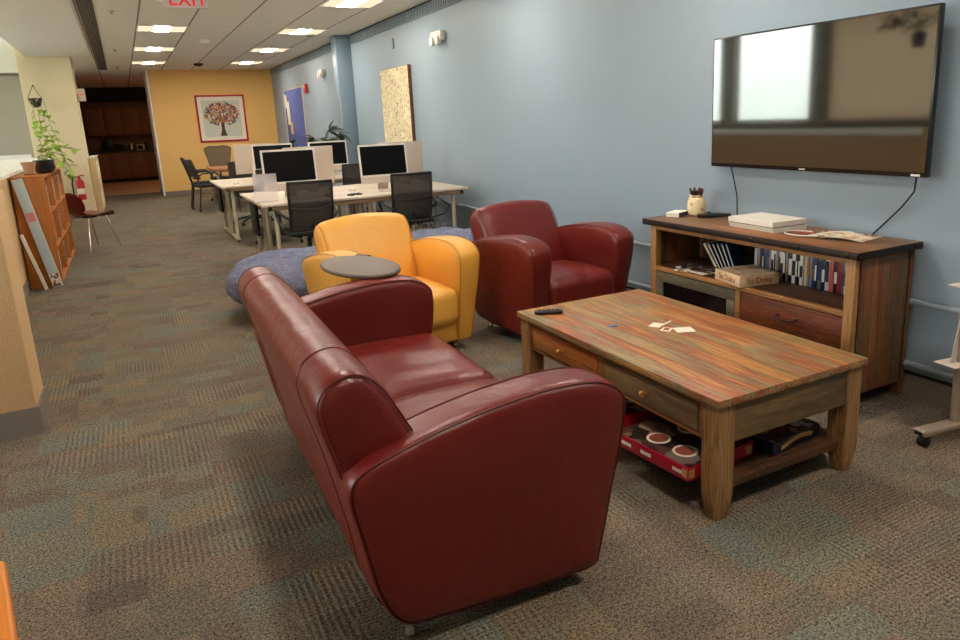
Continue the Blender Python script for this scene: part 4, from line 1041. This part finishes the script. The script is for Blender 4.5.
for k in range(5): d = MB().box(.02+k*.475, .475+k*.475, .008, .028, .12, .87, .004).build('door', M['cabinet'], kc, ang=30); MB().box(.43+k*.475, .44+k*.475, -.008, .006, .65, .78, .002).build('handle', M['iron'], d)
tag(MB().box(-.9, 1.5, 24.87, 25.6, .885, .925, .004).build('kitchen_worktop', plain('dark_worktop', (70, 60, 52), .4)), 'dark worktop over the kitchen base cabinets', 'worktop')
ku = thing('kitchen_wall_cabinets', 'dim brown wall cabinets hung above the kitchen worktop', 'cabinet', (-.9, 25.25, 0))
MB().box(0, 2.4, .03, .345, 1.38, 2.2, .003).build('body', M['cabinet'], ku)
for k in range(5): d = MB().box(.02+k*.475, .475+k*.475, .008, .028, 1.40, 2.18, .004).build('door', M['cabinet'], ku, ang=30); MB().box(.43+k*.475, .44+k*.475, -.008, .006, 1.45, 1.58, .002).build('handle', M['iron'], d)
KW = .9258
def kit(name, label, cat, x, w, h, m, prof=None):
    t = thing(name, label, cat, (x, 25.1, KW))
    if prof: MB().lathe([(r*w, z*h) for r, z in prof], n=18).build('body', M[m], t); MB().tube([(w*.45, 0, h*.3), (w*.75, 0, h*.5), (w*.45, 0, h*.75)], .008, 6).build('handle', M['black'], t)
    else: MB().box(-w/2, w/2, -.14, .14, 0, h, .015).build('body', M[m], t); MB().box(-w*.35, w*.25, -.144, -.14, h*.2, h*.8, .002).build('front_panel', M['screen'], t)
kit('coffee_maker', 'black coffee maker at the left of the kitchen worktop', 'coffee maker', -.42, .26, .36, 'applblk')
kit('microwave', 'dark microwave beside the coffee maker on the kitchen worktop', 'microwave', -.08, .36, .24, 'applblk')
kit('kettle', 'steel kettle in the middle of the kitchen worktop', 'kettle', .22, .09, .24, 'chrome', [(.9, 0), (1, .1), (.85, .7), (.5, .95), (.1, 1)])
kit('toaster', 'silver toaster on the kitchen worktop', 'toaster', .46, .22, .18, 'steel')
kit('canister', 'dark canister at the right of the kitchen worktop', 'canister', .66, .07, .26, 'applblk', [(1, 0), (1, .85), (.9, .9), (.3, 1)])

kl = thing('kitchen_fill_light', 'unseen added fill light brightening the dark kitchen', 'ceiling light', (1.9, 22.2, 2.80))  # fill light added out of view to lift the kitchen cabinets out of black
MB().lathe([(.16, 0), (.17, -.03), (.12, -.06), (.0, -.065)], n=24).build('fill_emitter', emis('kitchen_fill_glow', (255, 205, 160), 26.0), kl)
# ------------------------------------------------------------------ windows in the left wall
segs = [(1.2, 3.7), (4.1, 6.2), (6.6, 9.45), (9.88, 11.9), (12.3, 14.9)]  # first two windows are unseen, added to throw soft daylight on the seating
zs0, zs1 = 1.15, 3.08
wall = MB().box(-5.7, -5.5, -3.2, 15.45, 0, zs0, 0).box(-5.7, -5.5, -3.2, 15.45, zs1, 3.26, 0)
prev = -3.2
for a, b in segs: wall.box(-5.7, -5.5, prev, a, zs0, zs1, 0); prev = b
wall.box(-5.7, -5.5, prev, 15.45, zs0, zs1, 0)
struct(wall.build('wall_left', M['grey'], smooth=False))
for i, (a, b) in enumerate(segs):
    w_ = MB().box(-5.64, -5.56, a, a+.05, zs0, zs1, .004).box(-5.64, -5.56, b-.05, b, zs0, zs1, .004).box(-5.64, -5.56, a, b, zs0, zs0+.05, .004).box(-5.64, -5.56, a, b, zs1-.05, zs1, .004)
    fr = struct(w_.build(f'window_{i+1}', M['basegrey'])); MB().box(-5.605, -5.599, a+.05, b-.05, zs0+.05, zs1-.05, 0).build('pane', M['glass'], fr, smooth=False)
    MB().box(-5.5, -5.38, a-.05, b+.05, zs0-.03, zs0, .004).build('window_sill', M['white'], fr)
    if i == 2: MB().box(-5.53, -5.527, a+.01, b-.01, zs0+.01, zs1-.01, 0).build('roller_blind', M['blind'], fr, smooth=False)
    L = D.lights.new('window_portal', 'AREA'); L.shape = 'RECTANGLE'; L.size = zs1-zs0; L.size_y = b-a; L.cycles.is_portal = True
    lo = D.objects.new('window_portal', L); COL.objects.link(lo); lo.location = (-5.52, (a+b)/2, (zs0+zs1)/2); lo.rotation_euler = (0, -PI/2, 0)
hl = leafy('hanging_fern', 'trailing houseplant hung by the left windows, mirrored in the television', (-3.0, 6.1, 2.15), 22, .22, .40, .3, M['darkpot'], seed=14, W=.25)
MB().tube([(0, 0, .18), (0, 0, .84)], .004, 6).build('hanger', M['iron'], hl)

# ------------------------------------------------------------------ ceiling lights
pos = [(x, y) for y in (.2, 2.85, 5.45, 8.10, 10.75, 13.40, 16.05) for x in (.375, 2.215)]
nm = {8.10: 'fourth row from the ochre wall', 10.75: 'third row from the ochre wall', 13.40: 'second row from the ochre wall', 16.05: 'row nearest the ochre wall', 5.45: 'fifth row from the ochre wall', 2.85: 'sixth row from the ochre wall', .2: 'seventh row from the ochre wall', -2.45: 'eighth row from the ochre wall'}
first = None
for x, y in pos:
    lab = f'glowing square ceiling light, {"left" if x < 1 else "right"} one in the {nm[y]}'
    if first is None:
        first = thing('ceiling_light', lab, 'ceiling light', (x, y, CH), 0, 'square ceiling lights')
        MB().box(0, .60, 0, .012, -.012, -.0005, 0).box(0, .60, .588, .60, -.012, -.0005, 0).box(0, .012, 0, .60, -.012, -.0005, 0).box(.588, .60, 0, .60, -.012, -.0005, 0).build('frame', M['drywall'], first, smooth=False)
        MB().box(.20, .40, .012, .588, -.010, -.0005, 0).build('centre_diffuser', M['lampc'], first, smooth=False)
        MB().box(.012, .20, .012, .588, -.006, -.0005, 0).box(.40, .588, .012, .588, -.006, -.0005, 0).build('side_reflector', M['lamps'], first, smooth=False)
    else: dup(first, (x, y, CH), 0, lab, 'square ceiling lights')
# ceiling bits
cs = thing('ceiling_speaker', 'dark round ceiling fixture near the ochre wall', 'ceiling fixture', (1.60, 16.6, CH))
MB().lathe([(.09, -.002), (.10, -.02), (.07, -.05), (.03, -.06)], n=20).build('body', M['black'], cs)
cs = thing('ceiling_sensor', 'white projecting detector on the ceiling between the light rows', 'detector', (1.33, 12.3, CH))
MB().lathe([(.07, -.002), (.07, -.02), (.05, -.05), (.02, -.055)], n=20).build('body', M['white'], cs); MB().box(-.10, .02, -.05, .01, -.055, -.03, .008).build('head', M['white'], cs)
for x, y, lab in ((.10, 9.6, 'small chrome sprinkler head nearest the camera on the ceiling strip'), (.10, 13.9, 'small chrome sprinkler head mid way along the ceiling strip'), (.12, 17.4, 'small chrome sprinkler head near the kitchen on the ceiling strip')):
    t = thing('sprinkler', lab, 'sprinkler', (x, y, CH), 0, 'ceiling sprinklers'); MB().lathe([(.035, -.001), (.035, -.006), (.012, -.008), (.012, -.03), (.022, -.034)], n=14).build('head', M['chrome'], t)
for x, y, lab in ((2.75, 11.6, 'round dark recessed spot right of the third light row'), (2.55, 14.6, 'round dark recessed spot right of the second light row')):
    tag(MB().lathe([(.05, -.001), (.05, -.008), (.03, -.006)], (x, y, CH), 16).build('recessed_spot', M['basegrey']), lab, 'spot')
# exit signs
ex = thing('exit_sign', 'hanging frosted EXIT sign with red letters at the top edge', 'exit sign', (.615, 6.75, CH))
MB().box(-.17, .17, -.004, .004, -.365, -.03, .006).build('plate', M['signgrey'], ex); MB().box(-.17, .17, -.03, .03, -.03, -.001, .004).build('mount', M['steel'], ex)
text('EXIT', 'lettering', .145, M['exitred'], ex, (.02, -.006, -.300), (PI/2, 0, 0), .002)
e2 = thing('exit_sign', 'small distant exit sign with red letters fixed to the cream pillar', 'exit sign', (-.535, 15.3, 2.15))
MB().box(-.06, .065, -.02, .02, -.11, .11, .008).build('housing', M['white'], e2)
text('EXIT', 'lettering', .06, M['exitred'], e2, (.005, -.022, 0), (PI/2, 0, 0), .002)

# ------------------------------------------------------------------ things on the walls
ar = thing('framed_tree_picture', 'red framed picture of a colourful tree on the ochre wall', 'picture', (2.12, YF-.002, 1.70))
hw = .535
f = MB().box(-hw, hw, -.035, 0, hw-.04, hw, .004).box(-hw, hw, -.035, 0, -hw, -hw+.04, .004).box(-hw, -hw+.04, -.035, 0, -hw, hw, .004).box(hw-.04, hw, -.035, 0, -hw, hw, .004)
f.build('frame', M['redplastic'], ar, ang=30)
MB().box(-hw+.04, hw-.04, -.018, -.002, -hw+.04, hw-.04, 0).build('mat_board', M['paper'], ar)
MB().box(-hw+.12, hw-.12, -.020, -.018, -hw+.12, hw-.12, 0).build('print', M['pastel'], ar)
tk = MB().tube([(0, -.022, -.40), (.0, -.022, -.25), (.0, -.022, -.08)], [.075, .035, .035], 8)
for a in (-60, -35, -10, 15, 40, 62): 
    r_ = math.radians(a); tk.tube([(0, -.022, -.10), (math.sin(r_)*.14, -.022, -.02+.08*math.cos(r_)), (math.sin(r_)*.28, -.022, .04+.20*math.cos(r_))], [.022, .012, .004], 6)
for i_, v in enumerate(tk.v): tk.v[i_] = (v[0], -.022+(v[1]+.022)*.05, v[2])
tk.build('painted_trunk', M['trunk'], ar)
lm = [plain('leaf_'+n, c, .7) for n, c in (('orange', (226, 120, 50)), ('red', (196, 50, 50)), ('olive', (130, 140, 60)), ('plum', (110, 60, 80)), ('brown', (90, 70, 60)), ('pink', (226, 140, 130)), ('teal', (70, 120, 120)))]
fl = MB(); rnd = random.Random(21)
for k in range(420):
    a = rnd.uniform(0, 2*PI); r = math.sqrt(rnd.uniform(.02, 1)); x = math.cos(a)*r*.37; z = .10+math.sin(a)*r*.27
    if z < -.10 and abs(x) < .08: continue
    d = rnd.uniform(0, 2*PI); L = rnd.uniform(.022, .038); w = L*.5; c, s = math.cos(d), math.sin(d); y = -.024-.0006*(k % 5)
    fl.add([(x-c*L, y, z-s*L), (x+s*w, y, z-c*w), (x+c*L, y, z+s*L), (x-s*w, y, z+c*w)], [[0, 1, 2, 3]], lm[rnd.randrange(7)])
fl.build('painted_leaves', None, ar, smooth=False)
cv = thing('line_drawing_canvas', 'cream line drawing panel with dark wood edge on the blue wall', 'picture', (WX-.002, 9.42, 1.62))
MB().box(-.045, 0, -.56, .56, -.66, .54, .003).build('frame', M['rimwood'], cv, ang=30); MB().box(-.048, -.045, -.555, .545, -.655, .535, 0).build('canvas', M['canvas'], cv)
nb = thing('notice_board', 'blue felt notice board with pinned papers on the right wall', 'notice board', (WX-.002, 16.0, 1.62))
MB().box(-.02, 0, -.92, .92, -.62, .62, .003).build('felt', M['bluefelt'], nb, ang=30)
MB().box(-.028, 0, -.94, .94, .60, .63, .002).box(-.028, 0, -.94, .94, -.63, -.60, .002).box(-.028, 0, -.95, -.92, -.63, .63, .002).box(-.028, 0, .92, .95, -.63, .63, .002).build('frame', M['silver'], nb, ang=30)
for y, z, w, h, m in ((.78, .38, .22, .28, 'paper'), (.62, .12, .28, .5, 'paper'), (.42, -.20, .24, .26, 'gold')): MB().box(-.022, -.020, y-w/2, y+w/2, z-h/2, z+h/2, 0).build('pinned_paper', M[m], nb)
al = thing('fire_alarm', 'red fire alarm strobe on the right wall beyond the column', 'fire alarm', (WX-.002, 14.7, 2.17))
MB().box(-.05, 0, -.07, .07, -.09, .09, .01).build('housing', M['redplastic'], al); MB().box(-.066, -.05, -.03, .05, .0, .06, .006).build('strobe', M['white'], al)
def emer(label, y, z):
    t = thing('emergency_light', label, 'emergency light', (WX-.002, y, z), 0, 'twin head emergency lights')
    MB().box(-.07, 0, -.15, .15, -.04, .07, .02).build('housing', M['white'], t)
    for s in (-1, 1): MB().lathe([(.02, 0), (.045, -.02), (.05, -.06), (.045, -.062), (.0, -.055)], (-.03, s*.08, -.035), 16, axis='x').build('lamp_head', M['white'], t)
emer('white twin head emergency light above the line drawing side of the blue wall', 7.85, 2.37); emer('white twin head emergency light between column and fire alarm', 13.3, 2.36)
tag(MB().box(-.02, 0, -.03, .03, -.065, .065, .004).build('wall_sensor', M['bluedark'], loc=(WX-.002, 9.45, 2.47)), 'slim painted sensor plate above the line drawing canvas', 'sensor')

# ------------------------------------------------------------------ world, camera, view
w = D.worlds.new('world'); SC.world = w; w.use_nodes = True; nt = w.node_tree; nt.nodes.clear()
ou = nt.nodes.new('ShaderNodeOutputWorld'); bg = nt.nodes.new('ShaderNodeBackground'); tc_ = nt.nodes.new('ShaderNodeTexCoord'); sp = nt.nodes.new('ShaderNodeSeparateXYZ')
rp = nt.nodes.new('ShaderNodeValToRGB'); nz = nt.nodes.new('ShaderNodeTexNoise'); nz.inputs['Scale'].default_value = 9; nz.inputs['Detail'].default_value = 5
ad = nt.nodes.new('ShaderNodeMath'); ad.operation = 'MULTIPLY_ADD'; ad.inputs[1].default_value = .25
e = rp.color_ramp; e.elements[0].position = .02; e.elements[0].color = (.34, .40, .33, 1); e.elements[1].position = .35; e.elements[1].color = (.86, .92, .90, 1)
nt.links.new(tc_.outputs['Generated'], sp.inputs[0]); nt.links.new(tc_.outputs['Generated'], nz.inputs['Vector']); nt.links.new(nz.outputs['Fac'], ad.inputs[0]); nt.links.new(sp.outputs[2], ad.inputs[2])
nt.links.new(ad.outputs[0], rp.inputs[0]); nt.links.new(rp.outputs[0], bg.inputs[0]); bg.inputs[1].default_value = 7.2; nt.links.new(bg.outputs[0], ou.inputs[0])

cam = D.cameras.new('camera'); co = D.objects.new('camera', cam); COL.objects.link(co); SC.camera = co
r = Vector((0.8758137133027752, -0.48105535613096945, -0.03919290660962072)); d = Vector((-0.1426768742693019, -0.18047139154557376, -0.9731769553284468)); fw = Vector((0.46107878842942457, 0.8579136443554853, -0.2266947941377206))
mt = Matrix(((r.x, -d.x, -fw.x, 0), (r.y, -d.y, -fw.y, 0), (r.z, -d.z, -fw.z, 1.45), (0, 0, 0, 1))); co.matrix_world = mt
cam.sensor_width = 36; cam.sensor_fit = 'HORIZONTAL'; cam.lens = 708.0164/960*36; cam.shift_x = -(518.369-480)/960; cam.shift_y = -(320-282.354)/960*1.0
cam.clip_start = .02
SC.view_settings.view_transform = 'Standard'; SC.view_settings.look = 'None'; SC.view_settings.exposure = 0.92; SC.view_settings.gamma = 1; SC.view_settings.use_curve_mapping = False
SC.cycles.max_bounces = 8; SC.cycles.use_denoising = True; SC.cycles.sample_clamp_indirect = 6
